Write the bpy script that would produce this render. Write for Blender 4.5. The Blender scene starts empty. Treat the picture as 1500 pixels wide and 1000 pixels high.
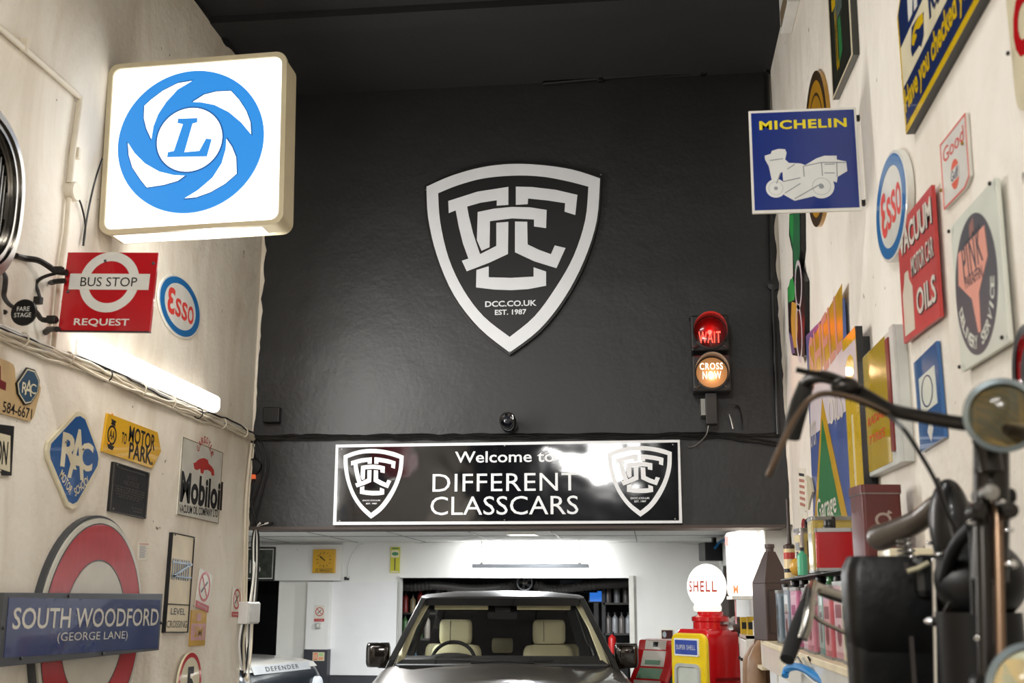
import bpy, bmesh, math, random
from mathutils import Vector, Matrix, noise
random.seed(7)
SC = bpy.context.scene
COL = SC.collection
R = math.radians

# ------------------------------------------------------------------ camera
FPX, YAW, PITCH, ROLL, EYE = 1692.0, R(-6.744), R(12.718), R(.203), 1.75
_f = Vector((math.sin(YAW)*math.cos(PITCH), math.cos(YAW)*math.cos(PITCH), math.sin(PITCH)))
_r = _f.cross(Vector((0, 0, 1))).normalized()
_u = _r.cross(_f)
CR = math.cos(ROLL)*_r + math.sin(ROLL)*_u
CU = -math.sin(ROLL)*_r + math.cos(ROLL)*_u
CAM = Vector((0, 0, EYE))
cd = bpy.data.cameras.new('camera')
cd.sensor_width = 36; cd.lens = 36*FPX/1500
cd.clip_start = .05
cd.dof.use_dof = True; cd.dof.focus_distance = 7.8; cd.dof.aperture_fstop = 3.6
cam = bpy.data.objects.new('camera', cd)
cam.matrix_world = Matrix(((CR.x, CU.x, -_f.x, 0), (CR.y, CU.y, -_f.y, 0), (CR.z, CU.z, -_f.z, EYE), (0, 0, 0, 1)))
COL.objects.link(cam); SC.camera = cam

# ------------------------------------------------------------------ exposure, world
SC.view_settings.view_transform = 'Standard'
SC.view_settings.look = 'None'
SC.view_settings.exposure = 0.0
SC.view_settings.gamma = 1
SC.view_settings.use_curve_mapping = False
SC.render.film_transparent = False
wd = bpy.data.worlds.new('world'); SC.world = wd; wd.use_nodes = True
wd.node_tree.nodes['Background'].inputs[0].default_value = (.9, .93, 1, 1)
wd.node_tree.nodes['Background'].inputs[1].default_value = .05

XL, XR, YB, CEIL = -2.83, .955, 8.0, 5.55       # left wall, right wall, black end wall, ceiling
XR2, XL2, YF, CEIL2 = .80, -8.6, 14.0, 2.46      # the room beyond the opening
BEAM = 2.265                                     # underside of the black bulkhead

def area(name, loc, target, sx, sy, power, col, spread=180):
    l = bpy.data.lights.new(name, 'AREA'); l.shape = 'RECTANGLE'; l.size = sx; l.size_y = sy
    l.energy = power; l.color = col; l.spread = R(spread)
    o = bpy.data.objects.new(name, l); COL.objects.link(o); o.location = loc
    o.rotation_euler = (Vector(target)-Vector(loc)).to_track_quat('-Z', 'Y').to_euler()
    return o
WARM, COOL, NEUT = (1, .95, .87), (.95, .98, 1), (1, .985, .955)
# front hall lamps; the unseen ceiling battens are added to brighten it
HALL = []
def lamp(name, loc, target, sx, sy, power, col, spread=180): HALL.append((name, loc, target, sx, sy, col)); area(name+'_light', loc, target, sx, sy, power, col, spread)
lamp('added_batten', (-.80, -.5, 3.90), (-.80, .5, 0), 1.2, .14, 100, NEUT)
lamp('added_batten', (-.9, 3.4, 5.1), (-.9, 4.0, 0), 1.5, .12, 45, NEUT)
lamp('added_batten', (-.80, -2.5, 3.90), (-.80, -1.5, 0), 1.2, .14, 235, NEUT)
area('left_batten_light', (XL+.2, 6.38, 2.98), (0, 6.38, 2.6), .1, 1.7, 78, NEUT)
area('lit_sign_light', (-2.3, 5.38, 3.72), (-2.2, 2, 3.6), .7, .7, 4.5, NEUT)
area('lit_sign_under_light', (-2.3, 5.53, 3.24), (-2.3, 5.5, 0), .6, .1, 3, NEUT)
area('lit_sign_back_light', (-2.25, 5.66, 3.72), (-1.9, 8, 3.0), .7, .7, 11, NEUT)


# ------------------------------------------------------------------ helpers
def ray(px, py): return CR*(px-750) + CU*(500-py) + _f*FPX
def at(axis, val, px, py):
    d = ray(px, py); return CAM + d*((val-CAM[axis])/d[axis])

def lin(h):
    h = h.lstrip('#'); out = []
    for i in (0, 2, 4):
        c = int(h[i:i+2], 16)/255
        out.append(c/12.92 if c <= .04045 else ((c+.055)/1.055)**2.4)
    return tuple(out)+(1,)
MATS = {}
def mat(name, hexc, rough=.45, metal=0, var=.08, scale=6, bump=0, bscale=40, coat=0, emit=0, stretch=None):
    """paint, enamel or metal with a little procedural wear"""
    if name in MATS: return MATS[name]
    m = bpy.data.materials.new(name); m.use_nodes = True; nt = m.node_tree; N = nt.nodes; L = nt.links
    b = N['Principled BSDF']; c = lin(hexc)
    tc = N.new('ShaderNodeTexCoord'); no = N.new('ShaderNodeTexNoise'); no.inputs['Scale'].default_value = scale; no.inputs['Detail'].default_value = 6
    if stretch:
        mp = N.new('ShaderNodeMapping'); mp.inputs['Scale'].default_value = stretch
        L.new(tc.outputs['Object'], mp.inputs[0]); L.new(mp.outputs[0], no.inputs['Vector'])
    else: L.new(tc.outputs['Object'], no.inputs['Vector'])
    rp = N.new('ShaderNodeValToRGB'); e = rp.color_ramp.elements
    e[0].position = .3; e[1].position = .7
    e[0].color = tuple(max(0, x*(1-var)) for x in c[:3])+(1,); e[1].color = tuple(min(1, x*(1+var)) for x in c[:3])+(1,)
    L.new(no.outputs['Fac'], rp.inputs['Fac']); L.new(rp.outputs['Color'], b.inputs['Base Color'])
    b.inputs['Metallic'].default_value = metal
    mr = N.new('ShaderNodeMapRange'); mr.inputs['To Min'].default_value = rough*.85; mr.inputs['To Max'].default_value = min(1, rough*1.15)
    L.new(no.outputs['Fac'], mr.inputs['Value']); L.new(mr.outputs[0], b.inputs['Roughness'])
    b.inputs['Coat Weight'].default_value = coat
    if bump:
        n2 = N.new('ShaderNodeTexNoise'); n2.inputs['Scale'].default_value = bscale; n2.inputs['Detail'].default_value = 5
        L.new(tc.outputs['Object'], n2.inputs['Vector'])
        bp = N.new('ShaderNodeBump'); bp.inputs['Strength'].default_value = bump; bp.inputs['Distance'].default_value = .01
        L.new(n2.outputs['Fac'], bp.inputs['Height']); L.new(bp.outputs[0], b.inputs['Normal'])
    if emit:
        L.new(rp.outputs['Color'], b.inputs['Emission Color']); b.inputs['Emission Strength'].default_value = emit
    MATS[name] = m; return m
def plaster(name, base, stain, rough=.75, bump=.35, amt=.5, sc=1.3, fine=30):
    m = bpy.data.materials.new(name); m.use_nodes = True; nt = m.node_tree; N = nt.nodes; L = nt.links
    b = N['Principled BSDF']; tc = N.new('ShaderNodeTexCoord')
    n1 = N.new('ShaderNodeTexNoise'); n1.inputs['Scale'].default_value = sc; n1.inputs['Detail'].default_value = 9; n1.inputs['Roughness'].default_value = .62
    n1.inputs['Distortion'].default_value = .6
    mp = N.new('ShaderNodeMapping'); mp.inputs['Scale'].default_value = (1.5, 1.5, .7)
    L.new(tc.outputs['Object'], mp.inputs[0]); L.new(mp.outputs[0], n1.inputs['Vector'])
    rp = N.new('ShaderNodeValToRGB'); e = rp.color_ramp.elements; e[0].position = .35; e[1].position = .62
    c, s = lin(base), lin(stain); e[0].color = tuple(c[i]*(1-amt)+s[i]*amt for i in range(3))+(1,); e[1].color = c
    L.new(n1.outputs['Fac'], rp.inputs['Fac'])
    # small chips and scuffs
    n3 = N.new('ShaderNodeTexNoise'); n3.inputs['Scale'].default_value = 14; n3.inputs['Detail'].default_value = 3
    L.new(tc.outputs['Object'], n3.inputs['Vector'])
    r3 = N.new('ShaderNodeValToRGB'); r3.color_ramp.elements[0].position = .735; r3.color_ramp.elements[1].position = .765
    L.new(n3.outputs['Fac'], r3.inputs['Fac'])
    mx = N.new('ShaderNodeMix'); mx.data_type = 'RGBA'; mx.inputs['B'].default_value = tuple(x*.45 for x in s[:3])+(1,)
    L.new(r3.outputs['Color'], mx.inputs['Factor']); L.new(rp.outputs['Color'], mx.inputs['A']); L.new(mx.outputs['Result'], b.inputs['Base Color'])
    b.inputs['Roughness'].default_value = rough
    n2 = N.new('ShaderNodeTexNoise'); n2.inputs['Scale'].default_value = fine; n2.inputs['Detail'].default_value = 8
    n4 = N.new('ShaderNodeTexNoise'); n4.inputs['Scale'].default_value = 4; n4.inputs['Detail'].default_value = 5
    L.new(tc.outputs['Object'], n2.inputs['Vector']); L.new(tc.outputs['Object'], n4.inputs['Vector'])
    ad = N.new('ShaderNodeMath'); ad.operation = 'MULTIPLY_ADD'; ad.inputs[1].default_value = .25
    L.new(n2.outputs['Fac'], ad.inputs[0]); L.new(n4.outputs['Fac'], ad.inputs[2])
    bp = N.new('ShaderNodeBump'); bp.inputs['Strength'].default_value = bump; bp.inputs['Distance'].default_value = .03
    L.new(ad.outputs[0], bp.inputs['Height']); L.new(bp.outputs[0], b.inputs['Normal'])
    return m
def glow(name, hexc, strength):
    if name in MATS: return MATS[name]
    m = bpy.data.materials.new(name); m.use_nodes = True; N = m.node_tree.nodes; b = N['Principled BSDF']
    b.inputs['Base Color'].default_value = tuple(x*.25 for x in lin(hexc)[:3])+(1,); b.inputs['Emission Color'].default_value = lin(hexc)
    b.inputs['Emission Strength'].default_value = strength; b.inputs['Roughness'].default_value = .35
    MATS[name] = m; return m
def glass(name, tint=(.8, .85, .82), ior=1.45, rough=.02, fac=None):
    if name in MATS: return MATS[name]
    m = bpy.data.materials.new(name); m.use_nodes = True; nt = m.node_tree; N = nt.nodes; L = nt.links; N.remove(N['Principled BSDF'])
    t = N.new('ShaderNodeBsdfTransparent'); t.inputs[0].default_value = tint+(1,)
    g = N.new('ShaderNodeBsdfGlossy'); g.inputs['Roughness'].default_value = rough
    lw = N.new('ShaderNodeLayerWeight'); lw.inputs['Blend'].default_value = .5
    pw = N.new('ShaderNodeMath'); pw.operation = 'POWER'; pw.inputs[1].default_value = 5; L.new(lw.outputs['Facing'], pw.inputs[0])
    f0 = ((ior-1)/(ior+1))**2
    ma = N.new('ShaderNodeMath'); ma.operation = 'MULTIPLY_ADD'; ma.inputs[1].default_value = 1-f0; ma.inputs[2].default_value = f0; L.new(pw.outputs[0], ma.inputs[0])
    mx = N.new('ShaderNodeMixShader'); L.new(ma.outputs[0], mx.inputs[0]); L.new(t.outputs[0], mx.inputs[1]); L.new(g.outputs[0], mx.inputs[2])
    L.new(mx.outputs[0], N['Material Output'].inputs[0]); MATS[name] = m; return m

def shape_text(s, bold=0.0, shear=0.0, space=1.0):
    cu = bpy.data.curves.new('lettering', 'FONT'); cu.body = s; cu.size = 1; cu.offset = bold; cu.shear = shear
    cu.resolution_u = 3; cu.space_character = space
    o = bpy.data.objects.new('lettering', cu); me = o.to_mesh()
    vs = [(v.co.x, v.co.y) for v in me.vertices]; fs = [tuple(p.vertices) for p in me.polygons]
    o.to_mesh_clear(); bpy.data.objects.remove(o); bpy.data.curves.remove(cu)
    return vs, fs

class MB:
    """collects shapes into one mesh; every shape may carry its own material"""
    def __init__(s, T=None): s.v = []; s.f = []; s.mi = []; s.mats = []; s.T = T or Matrix(); s.seg = []; s.hold = False
    def _m(s, m):
        if m not in s.mats: s.mats.append(m)
        return s.mats.index(m)
    def raw(s, vs, fs, m):
        k = len(s.v); i = s._m(m)
        if not s.hold: s.seg.append((k, len(s.f)))
        s.v += [tuple(s.T @ Vector(v)) for v in vs]; s.f += [tuple(k+q for q in f) for f in fs]; s.mi += [i]*len(fs); return s
    def prism(s, poly, z0, z1, m):
        n = len(poly)
        if abs(z1-z0) < 1e-7: return s.raw([(x, y, z0) for x, y in poly], [tuple(range(n))], m)
        return s.raw([(x, y, z0) for x, y in poly]+[(x, y, z1) for x, y in poly],
                     [tuple(range(n-1, -1, -1)), tuple(range(n, 2*n))]+[(i, (i+1) % n, n+(i+1) % n, n+i) for i in range(n)], m)
    def band(s, outer, inner, z0, z1, m):
        n = len(outer); vs = [(x, y, z1) for x, y in outer]+[(x, y, z1) for x, y in inner]+[(x, y, z0) for x, y in outer]+[(x, y, z0) for x, y in inner]
        fs = []
        for i in range(n):
            j = (i+1) % n
            fs += [(i, j, n+j, n+i)]
            if abs(z1-z0) > 1e-7: fs += [(2*n+i, 2*n+j, j, i), (n+i, n+j, 3*n+j, 3*n+i), (2*n+j, 2*n+i, 3*n+i, 3*n+j)]
        return s.raw(vs, fs, m)
    def box(s, a, b, m):
        (x0, y0, z0), (x1, y1, z1) = a, b
        return s.raw([(x0, y0, z0), (x1, y0, z0), (x1, y1, z0), (x0, y1, z0), (x0, y0, z1), (x1, y0, z1), (x1, y1, z1), (x0, y1, z1)],
                     [(3, 2, 1, 0), (4, 5, 6, 7), (0, 1, 5, 4), (1, 2, 6, 5), (2, 3, 7, 6), (3, 0, 4, 7)], m)
    def tube(s, pts, r, m, n=10, cap=True, flat=None):
        pts = [Vector(p) for p in pts]; rs = r if isinstance(r, (list, tuple)) else [r]*len(pts)
        vs = []; up = None
        for i, p in enumerate(pts):
            d = (pts[min(i+1, len(pts)-1)]-pts[max(i-1, 0)]).normalized()
            if up is None:
                up = Vector((0, 0, 1)) if abs(d.z) < .9 else Vector((1, 0, 0))
            a = d.cross(up).normalized(); b = a.cross(d).normalized(); up = b
            q = flat or (1, 1)
            vs += [tuple(p+(a*math.cos(2*math.pi*k/n)*q[0]+b*math.sin(2*math.pi*k/n)*q[1])*rs[i]) for k in range(n)]
        fs = [(i*n+k, i*n+(k+1) % n, (i+1)*n+(k+1) % n, (i+1)*n+k) for i in range(len(pts)-1) for k in range(n)]
        if cap: fs += [tuple(range(n-1, -1, -1)), tuple((len(pts)-1)*n+k for k in range(n))]
        return s.raw(vs, fs, m)
    def lathe(s, prof, m, n=24, T=None):
        """profile of (radius, height) turned about local z, moved by T"""
        T = T or Matrix(); vs = []; fs = []
        for r, z in prof: vs += [tuple(T @ Vector((r*math.cos(2*math.pi*k/n), r*math.sin(2*math.pi*k/n), z))) for k in range(n)]
        for i in range(len(prof)-1):
            fs += [(i*n+k, i*n+(k+1) % n, (i+1)*n+(k+1) % n, (i+1)*n+k) for k in range(n)]
        if prof[0][0] > 1e-5: fs.append(tuple(range(n-1, -1, -1)))
        if prof[-1][0] > 1e-5: fs.append(tuple((len(prof)-1)*n+k for k in range(n)))
        return s.raw(vs, fs, m)
    def ball(s, c, rx, ry, rz, m, n=16, k=10):
        prof = [(math.sin(math.pi*i/k), -math.cos(math.pi*i/k)) for i in range(k+1)]
        return s.lathe(prof, m, n, Matrix.Translation(c) @ Matrix.Diagonal((rx, ry, rz, 1)))
    def text(s, st, box, z, m, bold=.0, shear=0, rot=0, space=1.0):
        """lettering stretched into box = (x0, y0, x1, y1)"""
        vs, fs = shape_text(st, bold, shear, space)
        xs = [v[0] for v in vs]; ys = [v[1] for v in vs]
        x0, y0, x1, y1 = box; a, b = min(xs), min(ys); w, h = max(xs)-a, max(ys)-b
        cx, cy = (x0+x1)/2, (y0+y1)/2; c, sn = math.cos(rot), math.sin(rot)
        out = []
        for x, y in vs:
            X = ((x-a)/w-.5)*(x1-x0); Y = ((y-b)/h-.5)*(y1-y0)
            out.append((cx+X*c-Y*sn, cy+X*sn+Y*c, z))
        return s.raw(out, fs, m)
    def arc_text(s, st, c, r, a0, a1, h, wch, z, m, inward=False, bold=0, ry=None):
        """letters along an ellipse from angle a0 to a1 (degrees), reading from a0 on; inward = tops point to the centre"""
        n = len(st); ry = ry or r; s.seg.append((len(s.v), len(s.f))); s.hold = True
        for i, ch in enumerate(st):
            if ch == ' ': continue
            z += .00005
            a = R(a0+(a1-a0)*(i+.5)/n); x = c[0]+r*math.cos(a); y = c[1]+ry*math.sin(a)
            nrm = math.atan2(math.sin(a)*r, math.cos(a)*ry)
            w = wch*(.35 if ch in 'I1.' else 1)
            s.text(ch, (x-w/2, y-h/2, x+w/2, y+h/2), z, m, bold, 0, nrm+(math.pi/2 if inward else -math.pi/2))
        s.hold = False; return s
    def lines(s):
        """the separate lines of a piece of lettering, touching strokes kept together"""
        ends = s.seg[1:]+[(len(s.v), len(s.f))]; bl = []
        for (v0, f0), (v1, f1) in zip(s.seg, ends):
            P = s.v[v0:v1]
            if not P: continue
            lo = [min(p[d] for p in P)-.012 for d in range(3)]; hi = [max(p[d] for p in P)+.012 for d in range(3)]
            bl.append([lo, hi, [(v0, v1, f0, f1)]])
        done = False
        while not done:
            done = True
            for i in range(len(bl)):
                for j in range(i+1, len(bl)):
                    a, b = bl[i], bl[j]
                    if all(a[0][d] <= b[1][d] and b[0][d] <= a[1][d] for d in range(3)):
                        bl[i] = [[min(a[0][d], b[0][d]) for d in range(3)], [max(a[1][d], b[1][d]) for d in range(3)], a[2]+b[2]]; del bl[j]; done = False; break
                if not done: break
        out = []
        for _, _, rs in bl:
            m = MB(); m.mats = list(s.mats)
            for v0, v1, f0, f1 in rs:
                k = len(m.v); m.v += s.v[v0:v1]; m.f += [tuple(q-v0+k for q in f) for f in s.f[f0:f1]]; m.mi += s.mi[f0:f1]
            out.append(m)
        return out
    def build(s, name, parent=None, smooth=False, label=None, bevel=0, kind=None):
        if name == 'lettering' and len(s.seg) > 1:
            ls = s.lines()
            if len(ls) > 1:
                for m in ls: m.seg = []; o = m.build(name, parent, smooth, label)
                return o
        me = bpy.data.meshes.new(name); me.from_pydata(s.v, [], s.f)
        for m in s.mats: me.materials.append(m)
        me.polygons.foreach_set('material_index', s.mi)
        bm = bmesh.new(); bm.from_mesh(me); bmesh.ops.recalc_face_normals(bm, faces=bm.faces); bm.to_mesh(me); bm.free()
        if smooth:
            me.polygons.foreach_set('use_smooth', [True]*len(me.polygons)); me.set_sharp_from_angle(angle=R(smooth if smooth is not True else 40))
        o = bpy.data.objects.new(name, me); COL.objects.link(o)
        if parent: o.parent = parent
        if label: o['label'] = label
        if kind: o['kind'] = kind
        if bevel:
            md = o.modifiers.new('soft_edge', 'BEVEL'); md.width = bevel; md.segments = 2; md.limit_method = 'ANGLE'; md.angle_limit = R(40)
        return o

def tag(o, label, cat, group=None):
    o['label'] = label; o['category'] = cat
    if group: o['group'] = group
    return o
def thing(name, label, cat, loc=(0, 0, 0), rotz=0, group=None, M=None):
    o = bpy.data.objects.new(name, None); COL.objects.link(o); o.empty_display_size = .1
    if M is not None: o.matrix_world = M
    else: o.location = loc; o.rotation_euler = (0, 0, rotz)
    return tag(o, label, cat, group)
def struct(o): o['kind'] = 'structure'; return o
def ell(cx, cy, rx, ry, n=48, a0=0, a1=360):
    full = abs(a1-a0) >= 359.9; k = n if full else n+1
    return [(cx+rx*math.cos(R(a0+(a1-a0)*i/n)), cy+ry*math.sin(R(a0+(a1-a0)*i/n))) for i in range(k)]
def rrect(x0, y0, x1, y1, r, n=5):
    out = []
    for cx, cy, a in ((x1-r, y0+r, -90), (x1-r, y1-r, 0), (x0+r, y1-r, 90), (x0+r, y0+r, 180)):
        out += [(cx+r*math.cos(R(a+90*i/n)), cy+r*math.sin(R(a+90*i/n))) for i in range(n+1)]
    return out
def smooth_path(pts, k=5, closed=False):
    out = []; n = len(pts); dim = len(pts[0])
    for i in range(n if closed else n-1):
        g = (lambda q: pts[q % n]) if closed else (lambda q: pts[min(max(q, 0), n-1)])
        p0, p1, p2, p3 = g(i-1), g(i), g(i+1), g(i+2)
        for j in range(k):
            t = j/k
            out.append(tuple(.5*(2*p1[d]+(p2[d]-p0[d])*t+(2*p0[d]-5*p1[d]+4*p2[d]-p3[d])*t*t+(3*p1[d]-p0[d]-3*p2[d]+p3[d])*t**3) for d in range(dim)))
    if not closed: out.append(tuple(pts[-1]))
    return out

class Sign:
    """a flat thing on a wall; local x to the reader's right, y up from its bottom edge, z out of the wall"""
    def __init__(s, name, label, cat, wall, tl=None, tr=None, br=None, bl=None, off=.0, rot=None, group=None, cen=None, W=None, H=None):
        if wall == 'L': s.ax, s.val, s.ux, s.n = 0, XL+off, Vector((0, 1, 0)), Vector((1, 0, 0))
        elif wall == 'R': s.ax, s.val, s.ux, s.n = 0, XR-off, Vector((0, -1, 0)), Vector((-1, 0, 0))
        else: s.ax, s.val, s.ux, s.n = 1, wall-off, Vector((1, 0, 0)), Vector((0, -1, 0))
        if cen is None:
            P = [at(s.ax, s.val, *p) for p in (tl, tr, br, bl)]
            Q = [Vector((p.dot(s.ux), p.z)) for p in P]
            s.W = ((Q[1]-Q[0]).length+(Q[2]-Q[3]).length)/2; s.H = ((Q[3]-Q[0]).length+(Q[2]-Q[1]).length)/2
            c = (Q[0]+Q[1]+Q[2]+Q[3])/4
        else:
            s.W, s.H = W, H
            if len(cen) == 2: cen = at(s.ax, s.val, *cen)
            c = Vector((Vector(cen).dot(s.ux), cen[2])); rot = rot or 0
        if rot is None:
            d = (Q[1]-Q[0])+(Q[2]-Q[3]); u = (Q[0]-Q[3])+(Q[1]-Q[2])
            rot = (math.atan2(d.y, d.x)+math.atan2(-u.x, u.y))/2
        s.rot = rot
        lx = s.ux*math.cos(rot)+Vector((0, 0, 1))*math.sin(rot); ly = -s.ux*math.sin(rot)+Vector((0, 0, 1))*math.cos(rot)
        o = s.ux*c.x+Vector((0, 0, c.y)); o[s.ax] = s.val; o = o-ly*s.H/2
        s.lx, s.ly, s.o = lx, ly, o
        s.M = Matrix(((lx.x, ly.x, s.n.x, o.x), (lx.y, ly.y, s.n.y, o.y), (lx.z, ly.z, s.n.z, o.z), (0, 0, 0, 1)))
        s.root = thing(name, label, cat, group=group, M=s.M)
    def px(s, x, y):
        d = at(s.ax, s.val, x, y)-s.o; return (d.dot(s.lx), d.dot(s.ly))
    def f(s, x, y): return ((x-.5)*s.W, (1-y)*s.H)
    def fb(s, x0, y0, x1, y1): a = s.f(x0, y1); b = s.f(x1, y0); return (*a, *b)
    def rect(s, x0=0, y0=0, x1=1, y1=1):
        b = s.fb(x0, y0, x1, y1); return [(b[0], b[1]), (b[2], b[1]), (b[2], b[3]), (b[0], b[3])]
    def rr(s, x0, y0, x1, y1, r): return rrect(*s.fb(x0, y0, x1, y1), r)
    def pbox(s, x0, y0, x1, y1, w=None):
        """text box from the pixels of its left-middle and right-middle ends is too coarse; take top-left and bottom-right"""
        a = s.px(x0, y0); b = s.px(x1, y1); return (min(a[0], b[0]), min(a[1], b[1]), max(a[0], b[0]), max(a[1], b[1]))
    def along(s, mb, st, pa, pb, h, z, m, bold=0, space=1.0):
        a, b = Vector(s.px(*pa)), Vector(s.px(*pb)); c = (a+b)/2; w = (b-a).length
        mb.text(st, (c.x-w/2, c.y-h/2, c.x+w/2, c.y+h/2), z, m, bold, 0, math.atan2(b.y-a.y, b.x-a.x), space)
    def part(s, name, mb, **k): return mb.build(name, s.root, **k)

# ================================================================== materials
CREAM = plaster('cream_plaster', 'efe8da', 'bba98e', .7, .45, .55)
CREAM2 = plaster('white_plaster', 'efe9df', 'c6bbaa', .7, .6, .5, 1.0, 22)
BLACKWALL = plaster('black_wall_paint', '1f1f1f', '19191a', .44, .25, .6, .8, 30)
BLACKCEIL = plaster('black_ceiling_paint', '1c1c1e', '151516', .8, .2, .6)
WHITEWALL = plaster('white_wall_paint', 'e9e8e4', 'd6d4cd', .6, .08, .4, .6, 20)
CEILW = plaster('white_ceiling_board', 'dfe0dd', 'cbcac4', .7, .05, .4)
CONC = plaster('floor_concrete', '8a8784', '6d6a66', .45, .15, .6)
CHAR = mat('charcoal_paint', '33353a', .5)
BLK = mat('black_satin', '0d0d0e', .35); BLKG = mat('black_gloss', '0b0c10', .08, coat=.6, var=.02); BLKM = mat('black_matt', '141414', .8)
WHT = mat('white_enamel', 'dedcd4', .3, coat=.3); WHTB = mat('white_vinyl', 'e4e6e8', .35, var=.03)
SILV = mat('silver_vinyl', 'd4d6d9', .35, var=.03)
CRM = mat('cream_enamel', 'ddd3b4', .35, coat=.3, var=.1); RED = mat('red_enamel', 'b8121c', .22, coat=.5); REDP = mat('red_gloss', 'c4141a', .15, coat=.6)
YEL = mat('yellow_enamel', 'd9b400', .28, coat=.4); YELP = mat('yellow_gloss', 'e6c610', .15, coat=.6, var=.04)
BLU = mat('blue_enamel', '14467c', .25, coat=.4); NAVY = mat('navy_enamel', '1d2f66', .25, coat=.5, var=.15)
ESB = mat('rim_blue', '1d6cab', .3, coat=.3); ESR = mat('coral_lettering', 'd9453c', .4)
MRED = mat('roundel_red', 'b5222b', .2, coat=.6, var=.12, stretch=(6, 1, 1)); RWH = mat('roundel_white', 'cfcabb', .25, coat=.5)
GRYM = mat('grey_frame_metal', '55585c', .4, .6); IRON = mat('black_iron', '2b2723', .5, .5, bump=.4)
STEEL = mat('dull_steel', '85837e', .35, .9); CHROME = mat('chrome', 'c9c9c9', .12, 1.0, var=.05)
PVC = mat('cream_conduit_paint', 'd9cfba', .4); PVCW = mat('white_plastic', 'dcdbd6', .4)
DKBL = mat('sign_navy', '0a2356', .3, coat=.3); BLUM = mat('deep_blue_enamel', '07297a', .25, coat=.4, var=.06)
TAN = mat('tan_enamel', 'c6a878', .4); MAR = mat('maroon_enamel', '6d1517', .35)
GRN = mat('green_enamel', '2f7d45', .3, coat=.4); PINK = mat('salmon_print', 'e39a86', .4); DGRY = mat('dark_grey_print', '45434a', .4)
PLATE = mat('pale_grey_plate', 'cfd2c6', .4); ROSE = mat('faded_rose_print', 'c08474', .45)
VAC = mat('faded_red_enamel', 'bb3b38', .35, var=.15); LIL = mat('blue_violet_enamel', '4a5f9e', .3, coat=.4, var=.1); PALE = mat('pale_lilac', 'c9bfc4', .4)
WOOD = mat('cream_board', 'd8c9a8', .5, var=.12); PAPER = mat('paper', 'e2dccb', .7)
TUBE = glow('lit_tube', 'fff9f0', 3.2); PANELW = glow('lit_white_acrylic', 'fffaf0', 1.9); LOGOB = glow('lit_blue_acrylic', '2f8ee0', .95)
LOGOD = glow('lit_blue_edge', '2468b4', .7)

# ================================================================== setting
def slab(name, a, b, m): return struct(MB().box(a, b, m).build(name))
slab('floor', (XL2-.2, -3.5, -.1), (3, 17.6, 0), CONC)
# the left wall, with a ragged plaster edge where it meets the black paint
slab('wall_left', (XL-.25, -3.5, 0), (XL, YB, CEIL), CREAM)
slab('wall_right', (XR, -3.5, 0), (XR+.25, YB+.3, CEIL), CREAM2)
slab('wall_behind', (XL-.25, -3.6, 0), (XR+.25, -3.5, CEIL), BLACKCEIL)
slab('ceiling', (XL-.25, -3.6, CEIL), (XR+.25, YB+.35, CEIL+.15), BLACKCEIL)
slab('wall_back', (XL-.2, YB, BEAM), (XR+.2, YB+.3, CEIL), BLACKWALL)
slab('trim_1', (XL, YB-.012, BEAM-.02), (XR-.05, YB+.3, BEAM), mat('bare_soffit_edge', '4a3f39', .6))
rnd = random.Random(3)
def edge_poly(x, z0, z1, w0, w1, sgn, n=70):
    a = [(x, z0+(z1-z0)*i/n) for i in range(n+1)]
    b = [(x+sgn*max(.004, (w0+(w1-w0)*i/n)+.016*noise.noise((i*.35, z0, 1))+rnd.uniform(-.005, .005)), z0+(z1-z0)*i/n) for i in range(n, -1, -1)]
    return a+b
T = Matrix(((1, 0, 0, 0), (0, 0, -1, 0), (0, 1, 0, 0), (0, 0, 0, 1)))     # local xy -> world xz, z -> -y
struct(MB(Matrix.Translation((0, YB, 0)) @ T).prism(edge_poly(XL, BEAM-.02, CEIL-.02, .012, .03, 1), .0, .006, CREAM).build('trim_2'))
struct(MB(Matrix.Translation((0, YB, 0)) @ T).prism(edge_poly(XR, BEAM, CEIL-.02, .02, .02, -1), .0, .006, CREAM2).build('trim_3'))
# black roof timbers running across
for y, z, h, d in ((6.75, CEIL, .05, .2), (5.4, CEIL, .05, .2)):
    struct(MB().box((XL, y, z-h), (XR, y+d, z), BLACKCEIL).build('trim_4'))
# ragged top of the plaster on the left wall, under the black ceiling
n = 90
pl = [(YB-4.5*i/n, CEIL) for i in range(n+1)]+[(YB-4.5*i/n, CEIL-.035-.05*max(0, noise.noise((i*.23, 2, 5)))-.02*abs(noise.noise((i*.9, 1, 1)))) for i in range(n, -1, -1)]
struct(MB(Matrix(((0, 0, 1, XL), (1, 0, 0, 0), (0, 1, 0, 0), (0, 0, 0, 1)))).prism(pl, 0, .004, BLACKCEIL).build('trim_5'))

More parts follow.
